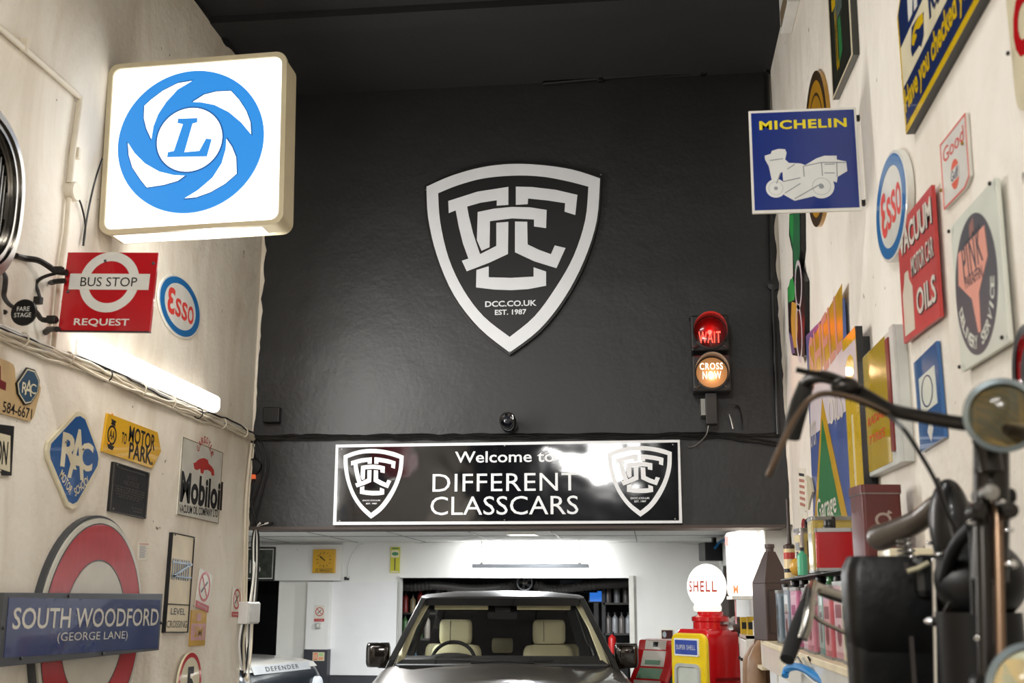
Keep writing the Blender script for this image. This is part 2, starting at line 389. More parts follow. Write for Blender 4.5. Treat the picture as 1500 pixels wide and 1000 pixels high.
# the room beyond
slab('wall_far_ceiling', (XL2-.2, YB+.3, CEIL2), (XR2+.4, YF+3.6, CEIL2+.15), CEILW).name = 'ceiling_far'
slab('wall_far_left', (XL2-.2, YB+.3, 0), (XL2, YF, CEIL2), WHITEWALL)
slab('wall_far_right', (XR2, YB+.3, 0), (XR2+.2, YF+.2, CEIL2), WHITEWALL)
slab('wall_front_left', (XL2-.2, YB+.2, 0), (XL-.25, YB+.3, CEIL2), WHITEWALL)
W = MB()
OX0, OX1, OZ = at(1, YF, 584, 900).x, at(1, YF, 925, 900).x, at(1, YF, 750, 846).z
DX0, DX1 = at(1, YF, 345, 900).x, at(1, YF, 407, 900).x
W.box((OX1, YF, 0), (XR2, YF+.2, CEIL2), WHITEWALL); W.box((OX0, YF, OZ), (OX1, YF+.2, CEIL2), WHITEWALL)
W.box((DX1, YF, 0), (OX0, YF+.2, CEIL2), WHITEWALL); W.box((XL2, YF, 2.0), (DX1, YF+.2, CEIL2), WHITEWALL); W.box((XL2, YF, 0), (DX0, YF+.2, 2.0), WHITEWALL)
struct(W.build('wall_far'))
DADO = at(1, YF, 700, 990).z
def face_rect(px0, py0, px1, py1, y, d, m, name):
    a = at(1, y, px0, py1); b = at(1, y, px1, py0)
    return struct(MB().box((a.x, y-d, a.z), (b.x, y, b.z), m).build(name))
d = MB(); d.box((at(1, YF, 480, 990).x, YF-.012, 0), (OX0-.02, YF, DADO), CHAR); d.box((OX1+.02, YF-.012, 0), (XR2, YF, DADO), CHAR)
struct(d.build('trim_6'))
# lining boards beside and over the openings
face_rect(481, 852, 583, 988, YF, .03, mat('white_lining_board', 'e4e4e4', .35, coat=.2, var=.02), 'trim_7')
face_rect(341, 798, 503, 850, YF, .10, WHITEWALL, 'trim_8')
face_rect(582, 843, 586, 1010, YF, .05, WHT, 'trim_9'); face_rect(924, 843, 928, 1010, YF, .05, WHT, 'trim_10')
pr = MB(); a = at(1, YF-.16, 451, 852); b = at(1, YF-.16, 479, 951)
pr.box((a.x, YF-.16, b.z), (b.x, YF, a.z), WHITEWALL); pr.box((a.x-.01, YF-.17, 0), (b.x+.01, YF, b.z), CHAR)
struct(pr.build('pillar'))
a = at(1, YF-.04, 409, 853); b = at(1, YF-.04, 449, 1000)
dr = struct(MB().box((a.x, YF-.04, 0), (b.x, YF, a.z), mat('door_white_paint', 'eceae2', .4, var=.02)).build('door_1'))
# ceiling board joints
cj = MB()
for x0, x1 in ((-4.4, -4.4), (-3.55, -3.55), (-2.7, -2.7), (-1.85, -1.85), (-1.0, -1.0), (-.15, -.15)):
    cj.box((x0-.006, YB+.3, CEIL2-.004), (x0+.006, YF, CEIL2), DGRY)
for y in (9.6, 11.2, 12.7): cj.box((XL2, y-.006, CEIL2-.004), (XR2, y+.006, CEIL2), DGRY)
struct(cj.build('trim_11'))
# the dark workshop behind the opening
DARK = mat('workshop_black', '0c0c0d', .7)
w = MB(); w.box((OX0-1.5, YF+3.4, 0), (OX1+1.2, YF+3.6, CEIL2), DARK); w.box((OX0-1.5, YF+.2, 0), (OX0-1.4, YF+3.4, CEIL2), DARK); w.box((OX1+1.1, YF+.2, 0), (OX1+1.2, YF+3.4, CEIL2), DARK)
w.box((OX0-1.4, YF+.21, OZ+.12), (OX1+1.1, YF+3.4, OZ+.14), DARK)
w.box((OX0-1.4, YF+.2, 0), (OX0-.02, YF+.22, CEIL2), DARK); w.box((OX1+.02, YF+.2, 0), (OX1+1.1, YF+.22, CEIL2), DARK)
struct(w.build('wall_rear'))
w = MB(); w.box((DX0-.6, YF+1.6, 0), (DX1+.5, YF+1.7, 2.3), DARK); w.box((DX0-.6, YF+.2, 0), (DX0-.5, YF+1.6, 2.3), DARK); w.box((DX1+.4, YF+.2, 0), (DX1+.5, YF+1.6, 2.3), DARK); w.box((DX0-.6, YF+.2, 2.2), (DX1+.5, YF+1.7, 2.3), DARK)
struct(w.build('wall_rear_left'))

# ================================================================== things on the left wall
def screws(S, pts, m=None, r=.006, z=.012):
    for x, y in pts:
        mb = MB(Matrix.Translation((*S.f(x, y), z)))
        mb.lathe([(r, -.004), (r, .001), (r*.6, .003), (0, .003)], m or STEEL, 10); S.part('screw', mb, smooth=True)

def emblem_rac(S, mb, boxes, z, m, b=.02):
    for i, (ch, (x0, y0, x1, y1)) in enumerate(zip('RAC', boxes)): mb.text(ch, S.pbox(x0, y0, x1, y1), z+.0004*i, m, b)

# conduit with its round box
P = lambda x, y, o=.02: at(0, XL+o, x, y)
t = thing('conduit', 'cream painted conduit bending down the left wall above the bus stop sign', 'conduit', P(117, 140))
def rooted(root, T=None):
    loc, rot, _ = root.matrix_basis.decompose()
    return MB((Matrix.Translation(loc) @ rot.to_matrix().to_4x4()).inverted())
rooted(t).tube([P(-30, 18), P(0, 40.5), P(60, 92), P(110, 136), P(117, 143), P(116, 155), P(106, 225), P(102, 268)], .016, PVC).build('pipe', t, smooth=True)
rooted(t).tube([P(101, 290), P(97, 340), P(90, 385), P(84, 440), P(78, 520)], .013, PVC).build('pipe', t, smooth=True)
c = P(100, 281, 0); rooted(t).lathe([(.05, 0), (.05, .04), (.044, .047), (0, .047)], PVC, 20, Matrix.Translation(c) @ Matrix.Rotation(R(90), 4, 'Y')).build('junction_box', t, smooth=True)
for q in ((30, 66), (106, 225)):
    c = P(*q, 0); rooted(t).box((c.x, c.y-.012, c.z-.03), (c.x+.04, c.y+.012, c.z+.03), PVC).build('clip', t, bevel=.004)

# vintage radiator grille at the edge
c = at(0, XL+.12, -43, 268)
t = thing('radiator_grille', 'chrome oval vehicle radiator grille with dark vertical slats on the left wall', 'grille', c)
gw, gh = .40, .40
Tg = Matrix(((0, 0, 1, 0), (1, 0, 0, 0), (0, 1, 0, 0), (0, 0, 0, 1)))
oc = [(gw*math.copysign(abs(math.cos(a))**.8, math.cos(a)), gh*math.copysign(abs(math.sin(a))**.8, math.sin(a))) for a in [2*math.pi*i/64 for i in range(64)]]
sc = lambda k: [(x*k, y*k) for x, y in oc]
rim = MB(Tg); GC = mat('grille_chrome', '9b9791', .22, 1, var=.15)
for k0, k1, z0, z1 in ((1.0, .965, -.10, -.02), (.96, .90, -.08, .012), (.895, .835, -.07, .03), (.83, .77, -.08, .02), (.765, .72, -.09, -.01)): rim.band(sc(k0), sc(k1), z0, z1, GC)
rim.build('surround', t, smooth=True)
MB(Tg).prism(sc(.84), -.1, -.085, BLKM).build('backing', t)
sl = MB(Tg)
for i in range(-13, 14):
    x = i*.0235; hh = gh*.70*(max(0, 1-(abs(x)/(gw*.72))**2.2))**.5
    if hh > .02: sl.box((x-.004, -hh, -.08), (x+.004, hh, -.01), STEEL)
sl.build('slats', t)

# lit square sign, blue wheel emblem
YL = 5.45
t = Sign('illuminated_sign', 'large lit square box sign with blue wheel emblem round a letter L', 'sign', YL, (165, 91), (421, 84), (412, 337), (146, 334), rot=R(1.5))
W_, H_ = t.W, t.H
D_ = .17
rr = lambda k, r: rrect(-W_/2+k, k, W_/2-k, H_-k, r)
case = MB(); case.band(rr(0, .055), rr(.012, .045), -D_, .0, mat('cream_case', 'cfc3a2', .45)); case.band(rr(.0, .055), rr(.03, .04), -D_-.006, -D_, MATS['cream_case'])
case.band(rr(-.006, .06), rr(.02, .045), -.012, .012, MATS['cream_case']); t.part('case', case, smooth=True)
t.part('face_panel', MB().prism(rr(.013, .044), -.02, .0, PANELW)); t.part('back_panel', MB().prism(rr(.013, .044), -D_-.002, -D_+.02, PANELW))
# the box glows through its underside strip as well
t.part('lower_panel', MB().box((-W_/2+.06, -.006, -D_+.02), (W_/2-.12, .0, -.02), PANELW))
cx, cy = t.px(279.5, 207); Rr = .5*(t.px(386, 205)[0]-t.px(173, 208)[0])
zl = lambda q: t.px(q[0]/3.3333, q[1]/3.3333)
t.part('emblem', MB().prism(ell(cx, cy, Rr, Rr, 90), .001, .007, LOGOB), label='raised blue wheel emblem')
PET = [[(940, 398), (870, 410), (800, 445), (740, 490), (708, 520), (706, 580), (718, 630), (742, 682), (752, 620), (775, 560), (815, 500), (870, 440)],
       [(945, 500), (1000, 465), (1060, 450), (1130, 447), (1170, 490), (1205, 545), (1225, 600), (1228, 658), (1180, 600), (1120, 550), (1050, 515), (990, 503)],
       [(1108, 680), (1135, 720), (1155, 770), (1158, 850), (1100, 900), (1030, 940), (960, 965), (905, 970), (970, 930), (1040, 870), (1085, 800), (1105, 730)],
       [(905, 860), (870, 885), (800, 905), (720, 917), (690, 880), (650, 820), (632, 760), (628, 700), (660, 750), (710, 800), (780, 840), (850, 857)]]
for pq in PET:
    mid = Vector((0, 0)); L_ = [Vector(zl(q)) for q in pq]
    for v in L_: mid += v/len(L_)
    t.part('cutout', MB().prism([tuple(mid+(v-mid)*1.06) for v in L_], .007, .0076, LOGOD).prism([tuple(v) for v in L_], .0076, .0082, PANELW), label='white swept petal')
hc = zl((928, 684)); hr = abs(zl((1087, 684))[0]-zl((770, 684))[0])/2
t.part('hub', MB().prism(ell(*hc, hr*1.05, hr*1.05, 60), .007, .0076, LOGOD).prism(ell(*hc, hr, hr, 60), .0076, .0082, PANELW), label='white hub disc')
# slab-serif italic L
lp = lambda x, y: t.px(x, y)
Lq = [(262, 175), (290, 174), (290, 180), (283, 182), (271, 224), (293, 222), (303, 204), (311, 205), (304, 230), (246, 231), (247, 224), (256, 222), (269, 183), (261, 181)]
t.part('lettering', MB().prism([lp(*q) for q in Lq], .0082, .011, LOGOB))
br = MB()
wallx = -(t.o.x-XL)
for y in (H_*.90, H_*.12):
    br.box((wallx, y-.02, -.11), (-W_/2+.01, y+.02, -.08), MATS['cream_case']); br.box((wallx-.0, y-.05, -.14), (wallx+.008, y+.05, -.05), IRON)
t.part('bracket', br)
cbl = thing('power_cable', 'thin black cable hanging below the lit square sign', 'cable', at(0, XL+.02, 130, 330))
rooted(cbl).tube(smooth_path([tuple(P(150, 232, .03)), tuple(P(140, 262, .03)), tuple(P(131, 300, .015)), tuple(P(124, 340, .012)), tuple(P(122, 360, .02)), tuple(P(125, 330, .02)), tuple(P(119, 300, .02)), tuple(P(113, 288, .02))]), .005, BLK, 6).build('cable', cbl, smooth=True)

# bus stop flag
YBUS = 4.95
t = Sign('bus_stop_sign', 'red square bus stop request sign on iron arms below the lit sign', 'sign', YBUS, (101, 369), (235, 370), (216, 487), (83, 485), rot=R(-2.0))
t.part('plate', MB().prism(t.rect(), -.016, 0, RED).prism(t.rect(0, .985, 1, 1.0), -.02, .004, BLK), bevel=.002)
c = t.px(160, 413); r0 = abs(t.px(203, 413)[0]-t.px(115, 413)[0])/2
t.part('roundel', MB().band(ell(*c, r0*.99, r0*.99, 60), ell(*c, r0*.69, r0*.69, 60), .0, .0012, WHT).prism([(c[0]-r0*1.33, c[1]-r0*.25), (c[0]+r0*1.33, c[1]-r0*.25), (c[0]+r0*1.33, c[1]+r0*.27), (c[0]-r0*1.33, c[1]+r0*.27)], .0, .0018, WHT))
tx = MB(); tx.text('BUS STOP', (c[0]-r0*.95, c[1]-r0*.145, c[0]+r0*.93, c[1]+r0*.155), .0026, BLK, .0)
tx.text('REQUEST', (t.px(107, 474)[0]+.004, t.px(107, 478)[1], t.px(189, 474)[0], t.px(107, 466)[1]), .001, WHT, .015); t.part('lettering', tx)
screws(t, ((.43, .11), (.06, .5), (.96, .14)), GRYM, .007, .003)
ar = lambda x, y, yy=YBUS-.02: tuple(at(1, yy, x, y))
def arm(root, pts, r=.012, flat=(1, .8)): rooted(root).tube(pts, r, IRON, 8, flat=flat).build('bracket_arm', root, smooth=True)
arm(t.root, smooth_path([tuple(P(22, 374, .01)), ar(35, 378, 4.8), ar(55, 381, 4.85), ar(70, 389, 4.9), ar(82, 397), ar(98, 399)]), .018)
arm(t.root, smooth_path([ar(82, 400), ar(68, 404), ar(58, 409), ar(53, 416), ar(56, 427), ar(59, 438)]), .010)
arm(t.root, [ar(95, 411), ar(82, 412), tuple(P(75, 414, .01))], .016)
arm(t.root, smooth_path([tuple(P(5, 457, .0)), ar(15, 456, 4.8), ar(50, 456, 4.9), ar(62, 468), ar(84, 468)]), .015)
arm(t.root, [ar(84, 482), ar(72, 482, 5.0), tuple(P(66, 487, .0))], .017)
for q in ((86, 396), (76, 468), (55, 440)):
    rooted(t.root).box(tuple(Vector(ar(*q))-Vector((.022, .015, .018))), tuple(Vector(ar(*q))+Vector((.022, .015, .018))), IRON).build('clamp', t.root, bevel=.005)
f = Sign('fare_stage_plate', 'small round black fare stage plate on a curved iron arm', 'sign', 4.60, cen=(34, 457), W=.118, H=.118)
f.part('disc', MB(Matrix.Translation((0, .059, -.012))).lathe([(.059, 0), (.059, .009), (.056, .012), (0, .012)], BLK, 32), smooth=True)
tx = MB(); tx.text('FARE', (-.030, .064, .028, .084), .0008, WHT, .0); tx.text('STAGE', (-.040, .036, .038, .056), .0008, WHT, .0); f.part('lettering', tx)
rooted(f.root).tube(smooth_path([ar(4, 398, 4.62), ar(8, 406, 4.62), ar(7, 422, 4.62), ar(6, 434, 4.62), ar(14, 446, 4.63), ar(30, 456, 4.63)]), .017, IRON, 8, flat=(1, .5)).build('bracket_arm', f.root, smooth=True)
rooted(f.root).tube([tuple(P(-12, 396, .0)), ar(4, 398, 4.62)], .012, IRON, 8).build('wall_peg', f.root, smooth=True)

# oval with blue rim, left wall
def oval_sign(name, label, wall, l, r, top, bot, depth, off, boxes, group=None):
    v = XL+off if wall == 'L' else XR-off
    A, B, C, D = (at(0, v, *q) for q in (l, r, top, bot))
    S = Sign(name, label, 'sign', wall, off=off, cen=tuple((A+B+C+D)/4), W=abs(A.y-B.y), H=C.z-D.z)
    a, b = S.W/2, S.H/2
    S.part('body', MB().prism(ell(0, b, a, b, 64), -depth, 0, WHT), bevel=.004)
    S.part('rim', MB().band(ell(0, b, a*.94, b*.94, 64), ell(0, b, a*.74, b*.74, 64), 0, .0015, ESB), label='blue rim')
    tx = MB()
    for ch, (x0, y0, x1, y1) in boxes: 
        g = (x0*a, b+y0*b, x1*a, b+y1*b)
        tx.text('3' if ch == 'E' else ch, (g[2], g[1], g[0], g[3]) if ch == 'E' else g, .001, ESR, .03)
    S.part('lettering', tx, label='coral red lettering'); return S
LET = (('E', (-.60, -.42, -.27, .46)), ('S', (-.24, -.38, .03, .24)), ('S', (.06, -.38, .33, .24)), ('O', (.35, -.38, .64, .24)))
oval_sign('oval_sign', 'white oval sign with blue rim and red lettering beside the bus stop sign', 'L', (232.5, 434), (294.6, 462), (256, 399.6), (272, 499.5), .012, .014, LET)

# batten light on the left wall
a, b = at(0, XL+.08, 126, 505), at(0, XL+.08, 317, 588)
lamp = thing('batten_light', 'lit fluorescent batten light on the left wall above the cable run', 'light', (XL, (a.y+b.y)/2, a.z))
ln = (b.y-a.y)/2
MB().box((0, -ln+.05, -.04), (.035, ln-.02, .04), PVCW).build('housing', lamp, bevel=.004)
MB(Matrix.Rotation(R(90), 4, 'X')).prism(rrect(.03, -.055, .11, .055, .035), -ln+.01, ln-.01, TUBE).build('diffuser', lamp, smooth=True, label='glowing white diffuser')

# cable bundle along the wall
t = thing('cable_bundle', 'bundle of painted cables running along the left wall under the batten light', 'cable', (XL, 6.2, 2.9))
for k in range(9):
    rr_ = random.Random(k); pts = []
    for i in range(46):
        y = 3.6+4.36*i/45; z = EYE+1.165-.012+.026*math.sin(i*.33+k*1.7)*.6+rr_.uniform(-.006, .006)+(k-4)*.0058
        pts.append((XL+.014+.008*(k % 3)+.004*math.sin(i*.5+k), y, z))
    rooted(t).tube(pts, .0075 if k < 7 else .006, (PVC if k < 6 else PVCW if k < 8 else BLK), 6).build('cable', t, smooth=True)
for i in range(9):
    y = 4.4+i*.42; rooted(t).tube([(XL+.022+.03*math.cos(q), y, EYE+1.155+.034*math.sin(q)) for q in [2*math.pi*j/12 for j in range(13)]], .004, BLK if i % 3 == 0 else PVC, 5, cap=False).build('cable_tie', t)

# tan club sign with phone number
S = Sign('club_sign', 'tan enamel sign with octagonal club badge and phone number at the wall\'s near end', 'sign', 'L', (-70, 499), (60, 548), (48, 618), (-70, 587), off=.012)
S.part('plate', MB().prism([S.px(*q) for q in [(-70, 496), (14, 530), (20, 534), (22, 540), (23, 556), (30, 558), (55, 561), (60, 567), (59, 575), (49, 611), (44, 617), (-70, 585)]], -.01, 0, TAN))
lt = MB(); lt.prism([S.px(*q) for q in [(-14, 530), (1, 536), (1, 556), (9, 560), (8, 572), (-16, 562)]], 0, .001, MAR); S.part('emblem', lt, label='maroon letter')
tx = MB(); S.along(tx, '584-6671', (4, 595), (46.5, 606.5), .05, .001, BLK, .01); S.part('lettering', tx)
oc8 = [(37.5, 538), (49, 541.5), (56, 557), (54, 575), (43, 591), (34, 593), (24, 577), (22, 561)]
L8 = [Vector(S.px(*q)) for q in oc8]; cc = sum(L8, Vector((0, 0)))/8
k8 = lambda k: [tuple(cc+(v-cc)*k) for v in L8]
bd = MB(); bd.prism(k8(1), 0, .008, BLK).prism(k8(.93), .008, .0088, CRM).prism(k8(.86), .0088, .0095, mat('club_blue', '2b4a63', .35))
emblem_rac(S, bd, ((30, 559, 36, 577), (34.5, 555, 43, 581), (41.5, 560.5, 49, 578)), .0105, CRM, .01); S.part('badge', bd)

S = Sign('station_plate', 'black and white enamel plate ending in ON below the tan club sign', 'sign', 'L', (-60, 608), (19.4, 629.5), (17.8, 702), (-60, 687), off=.012)
S.part('plate', MB().prism(S.rect(), -.01, 0, BLK))
pn = MB(); pn.prism([S.px(*q) for q in [(-60, 619), (15.2, 638), (14.4, 691), (-60, 668)]], 0, .0008, CRM); S.part('panel', pn, label='cream panel')
tx = MB(); S.along(tx, 'ON', (-7, 661), (10.7, 664), .105, .002, BLK, .02); S.along(tx, 'S', (-3, 692), (1.3, 693), .03, .001, CRM, .02); S.part('lettering', tx)

# blue diamond
S = Sign('motor_school_sign', 'blue diamond motor school sign with cream edge on the left wall', 'sign', 'L', (68, 623), (147, 645), (141, 735), (70, 725), off=.016, rot=0)
dp = [S.px(*q) for q in [(111, 604), (118, 602.5), (126, 608), (146, 662), (147.5, 671), (146, 683), (113, 742), (106, 745.5), (99, 741.5), (70, 672), (68.5, 660), (71, 647)]]
dc = Vector((0, 0)); 
for q in dp: dc += Vector(q)/len(dp)
dk = lambda k: [tuple(dc+(Vector(v)-dc)*k) for v in dp]
S.part('plate', MB().prism(dk(1), -.014, 0, CRM)); S.part('field', MB().prism(dk(.90), 0, .001, mat('school_blue', '1b5390', .25, coat=.4)), label='blue field')
tx = MB(); emblem_rac(S, tx, ((92, 632, 112, 688), (104.5, 625, 122, 704), (117, 645, 133.5, 692)), .002, CRM, .03)
S.along(tx, 'MOTOR', (88.6, 692), (104, 719.5), .045, .002, CRM, .02); S.along(tx, 'SCHOOL', (108.6, 721.5), (130, 701), .045, .002, CRM, .02); S.part('lettering', tx)
screws(S, ((.28, .18), (.62, .22)), STEEL)

S = Sign('parking_arrow_sign', 'yellow arrow sign pointing to motor park with black lettering', 'sign', 'L', (158, 605), (236, 634), (228, 687), (150, 661), off=.014)
pl = [S.px(*q) for q in [(158, 605), (231, 633), (236, 661), (223, 685.5), (150, 661)]]; S.part('plate', MB().prism(pl, -.012, 0, mat('motor_yellow', 'd2a010', .3, coat=.4)))
tx = MB(); S.along(tx, 'TO', (178, 640), (185.3, 643.5), .062, .001, BLK, .02); S.along(tx, 'MOTOR', (189, 634.5), (227, 649), .09, .001, BLK, .02); S.along(tx, 'PARK.', (189, 659), (224, 670), .09, .001, BLK, .02); S.part('lettering', tx)
c = S.px(164, 637); bd = MB(); rx = S.px(170.6, 639)[0]-c[0]
bd.band(ell(*c, rx, rx, 24), ell(*c, rx*.78, rx*.78, 24), 0, .001, BLK); bd.text('AA', (c[0]-rx*.6, c[1]-rx*.45, c[0]+rx*.6, c[1]+rx*.5), .001, BLK, .02)
bd.prism([(c[0]-rx*.5, c[1]+rx*1.02), (c[0]+rx*.5, c[1]+rx*1.02), (c[0]+rx*.35, c[1]+rx*1.3), (c[0]+rx*.6, c[1]+rx*1.55), (c[0]-rx*.6, c[1]+rx*1.55), (c[0]-rx*.35, c[1]+rx*1.3)], 0, .001, BLK)
bd.prism([(c[0]-rx*.8, c[1]-rx*1.0), (c[0]-rx*.45, c[1]-rx*1.45), (c[0]+rx*.45, c[1]-rx*1.45), (c[0]+rx*.8, c[1]-rx*1.0)], 0, .001, BLK); S.part('emblem', bd)
screws(S, ((.05, .12), (.05, .85)), mat('orange_screw', 'd98a1c', .4))

S = Sign('notice_plate', 'black cast iron notice plate under the yellow arrow sign', 'sign', 'L', (167, 677), (219, 691.5), (213, 758), (159.5, 750), off=.016)
IR2 = mat('worn_raised_iron', '4d4a47', .45, .4)
S.part('plate', MB().prism(S.rect(), -.015, 0, mat('cast_black', '1f1e1f', .5, .3, bump=.3))); S.part('border', MB().band(S.rect(), S.rect(.025, .02, .975, .98), 0, .004, IR2))
tx = MB(); tx.text('NOTICE', S.fb(.30, .30, .72, .40), .003, IR2, .02)
tx.text('NOTICE', S.fb(.36, .19, .66, .27), .003, IR2, .0)
for i, (x0, x1, y) in enumerate(((.08, .92, .07), (.05, .95, .45), (.1, .9, .50), (.08, .92, .55), (.12, .88, .60), (.2, .8, .65), (.55, .92, .82), (.6, .88, .88))):
    rnd = random.Random(i); x = x0
    while x < x1-.03:
        w = rnd.uniform(.03, .09); tx.prism(S.rect(x, y, min(x1, x+w), y+.022), 0, .003, IR2); x += w+.02
S.part('lettering', tx); screws(S, ((.05, .05), (.95, .05), (.05, .95), (.95, .95)))

S = Sign('oil_sign', 'white oil sign with red gargoyle emblem by the left wall corner', 'sign', 'L', (269, 642.5), (327, 660.5), (320, 765), (258.5, 755), off=.012)
S.part('plate', MB().prism(S.rect(), -.01, 0, mat('aged_white_enamel', 'c9c7bb', .35, coat=.2, var=.14)).band(S.rect(), S.rect(.012, .01, .988, .99), 0, .0008, mat('rust_edge', '7d6a50', .7)))
em = MB(); z3 = lambda x, y: S.px(x/3.75, 500+y/3.75)
em.prism([z3(*q) for q in [(1062, 668), (1068, 700), (1082, 706), (1100, 698), (1103, 722), (1116, 726), (1120, 706), (1140, 704), (1158, 716), (1163, 737), (1176, 735), (1174, 705), (1162, 686), (1146, 672), (1141, 650), (1120, 640), (1100, 644), (1085, 652), (1074, 664)]], 0, .001, mat('gargoyle_red', 'b3281f', .4)); S.part('emblem', em)
tx = MB(); c = z3(1122, 668); tx.arc_text('GARGOYLE', c, .14, 158, 22, .045, .03, .001, RED, False, .02, ry=.15)
S.along(tx, 'Mobiloil', (264.5, 712), (325.5, 727), .19, .0015, BLK, .035); S.along(tx, 'VACUUM OIL COMPANY LTD', (262.5, 744), (319, 752), .05, .001, BLK, .02); S.part('lettering', tx)

# underground style roundel with station bar
pts = [at(0, XL+.03, *q) for q in [(150.7, 756.5), (58.7, 863), (209.5, 868), (45, 972), (195, 958), (100, 790), (190, 795)]]
# circle through the measured rim points (least squares)
import numpy as np
A = np.array([[2*p.y, 2*p.z, 1] for p in pts]); Bv = np.array([p.y**2+p.z**2 for p in pts]); so = np.linalg.lstsq(A, Bv, rcond=None)[0]
cy_, cz_, rr_ = float(so[0]), float(so[1]), float((so[2]+so[0]**2+so[1]**2)**.5)
S = Sign('station_roundel', 'big red ring station roundel with blue SOUTH WOODFORD name bar', 'sign', 'L', off=.045, cen=(XL, cy_, cz_), W=2*rr_, H=2*rr_)
r = rr_; C = (0, r)
S.part('back_frame', MB().prism(ell(*C, r, r, 72), -.045, -.012, GRYM), label='grey round back frame')
S.part('disc', MB().prism(ell(*C, r*.975, r*.975, 72), -.012, 0, RWH))
S.part('ring', MB().band(ell(*C, r*.925, r*.925, 72), ell(*C, r*.60, r*.60, 72), 0, .0015, MRED).band(ell(*C, r*.93, r*.93, 72), ell(*C, r*.92, r*.92, 72), 0, .0018, BLK).band(ell(*C, r*.605, r*.605, 72), ell(*C, r*.595, r*.595, 72), 0, .0018, BLK), label='red ring')
B = Sign('tmp', 'x', 'x', 'L', (6, 866), (239.5, 870.7), (232, 954), (0, 974), off=.115)
Mloc = S.M.inverted() @ B.M; bpy.data.objects.remove(B.root)
def bar(name, mb, **k): mb.T = Mloc; 
def bmb(): return MB(Mloc.copy())
bp = bmb(); bp.prism(B.rect(), -.03, 0, GRYM); bf = S.part('name_bar', bp, label='grey framed blue name bar', bevel=.003)
bmb().prism([B.px(*q) for q in [(13, 874.7), (234.7, 878.5), (230.5, 949), (5, 963)]], 0, .002, NAVY).build('bar_panel', bf)
tx = bmb(); B.along(tx, 'SOUTH WOODFORD', (18, 905.5), (231.5, 903.5), B.H*.30, .0035, RWH, .012); B.along(tx, '(GEORGE LANE)', (83, 934.5), (186, 931), B.H*.165, .0035, RWH, .0); tx.build('lettering', bf)
for q in ((100, 873), (4, 920), (236, 912), (30, 964), (150, 957)):
    p = B.px(*q); MB(Mloc @ Matrix.Translation((*p, .002))).lathe([(.008, -.004), (.008, .003), (0, .005)], BLK, 8).build('screw', bf)
# brackets holding the bar off the ring
for x in (-.3, .3): MB().box((x*r-.03, r*.93, -.01), (x*r+.03, r*1.07, .05), GRYM).build('spacer', S.root)

S = Sign('paper_notice', 'small faded paper notice right of the big red ring roundel', 'notice', 'L', (203, 794), (218, 795.8), (217, 821.5), (202, 819), off=.002)
S.part('sheet', MB().prism(S.rect(), -.002, 0, PAPER)); tx = MB(); tx.prism(S.rect(.05, .03, .95, .1), 0, .0004, ROSE)
for i in range(11): tx.prism(S.rect(.12, .18+.065*i, .6+.3*random.random(), .21+.065*i), 0, .0004, mat('faded_blue_print', '8e93a3', .6))
S.part('lettering', tx)

S = Sign('level_crossing_sign', 'tall cream level crossing sign with raised gate symbol', 'sign', 'L', (252.5, 780.5), (285.3, 785.3), (274.7, 926), (240, 926.7), off=.018)
S.part('board', MB().prism(S.rect(), -.018, -.001, BLKM).prism(S.rect(.02, .005, .98, .995), -.001, 0, WOOD)); S.part('border', MB().band(S.rect(), S.rect(.035, .01, .965, .99), 0, .004, BLKM).prism(S.rect(.03, .712, .97, .722), 0, .003, BLKM))
g = MB(); STUD = mat('steel_blue_stud', '66727f', .3, .6)
for i in range(8): g.prism(S.rect(.12+.098*i, .26, .145+.098*i, .47), 0, .004, STUD)
g.prism(S.rect(.1, .285, .95, .305), 0, .006, STUD).prism(S.rect(.1, .425, .95, .445), 0, .006, STUD); a_, b_ = S.f(.12, .43), S.f(.9, .31)
g.prism([(a_[0], a_[1]), (a_[0]+.02, a_[1]-.01), (b_[0], b_[1]), (b_[0]-.02, b_[1]+.01)], 0, .006, STUD); S.part('gate_symbol', g)
tx = MB(); tx.text('LEVEL', S.fb(.2, .755, .82, .82), .001, BLK, .01); tx.text('CROSSING', S.fb(.07, .88, .94, .95), .001, BLK, .0); S.part('lettering', tx)
screws(S, ((.08, .02), (.9, .02)))

def no_smoking(name, label, wall, q, off, group=None):
    S = Sign(name, label, 'sign', wall, *q, off=off)
    S.part('plate', MB().prism(S.rect(), -.004, 0, mat('sign_white', 'dcd6c8', .4)))
    g = MB(); rx = S.W*.41; cx_, cy_ = S.f(.5, .40); PR = mat('prohibition_red', 'b3181e', .4)
    g.band(ell(cx_, cy_, rx, rx, 40), ell(cx_, cy_, rx*.82, rx*.82, 40), 0, .001, PR)
    def stroke(a, b, w, m, z):
        a, b = Vector(a), Vector(b); d = (b-a).normalized(); nn = Vector((-d.y, d.x))*w/2; g.prism([tuple(a+nn), tuple(a-nn), tuple(b-nn), tuple(b+nn)], 0, z, m)
    stroke((cx_-rx*.5, cy_-rx*.45), (cx_+rx*.45, cy_+rx*.4), rx*.16, BLK, .001); stroke((cx_-rx*.62, cy_+rx*.62), (cx_+rx*.62, cy_-rx*.62), rx*.14, PR, .0016)
    S.part('symbol', g); rs = MB(); rs.prism(S.rect(.0, .83, 1, 1), 0, .001, PR); S.part('strip', rs, label='red strip')
    tx = MB(); tx.text('No smoking', S.fb(.15, .88, .85, .96), .0015, WHT, .0); S.part('lettering', tx); return S
no_smoking('no_smoking_sign', 'white no smoking sign just right of the level crossing sign', 'L', ((294, 837.5), (313.3, 838.5), (304, 893), (284, 890)), .008)
no_smoking('no_smoking_sign', 'small no smoking sign at the left wall corner beside a white junction box', 'L', ((342, 859.5), (354, 860), (351.5, 903.5), (338.7, 903)), .008)
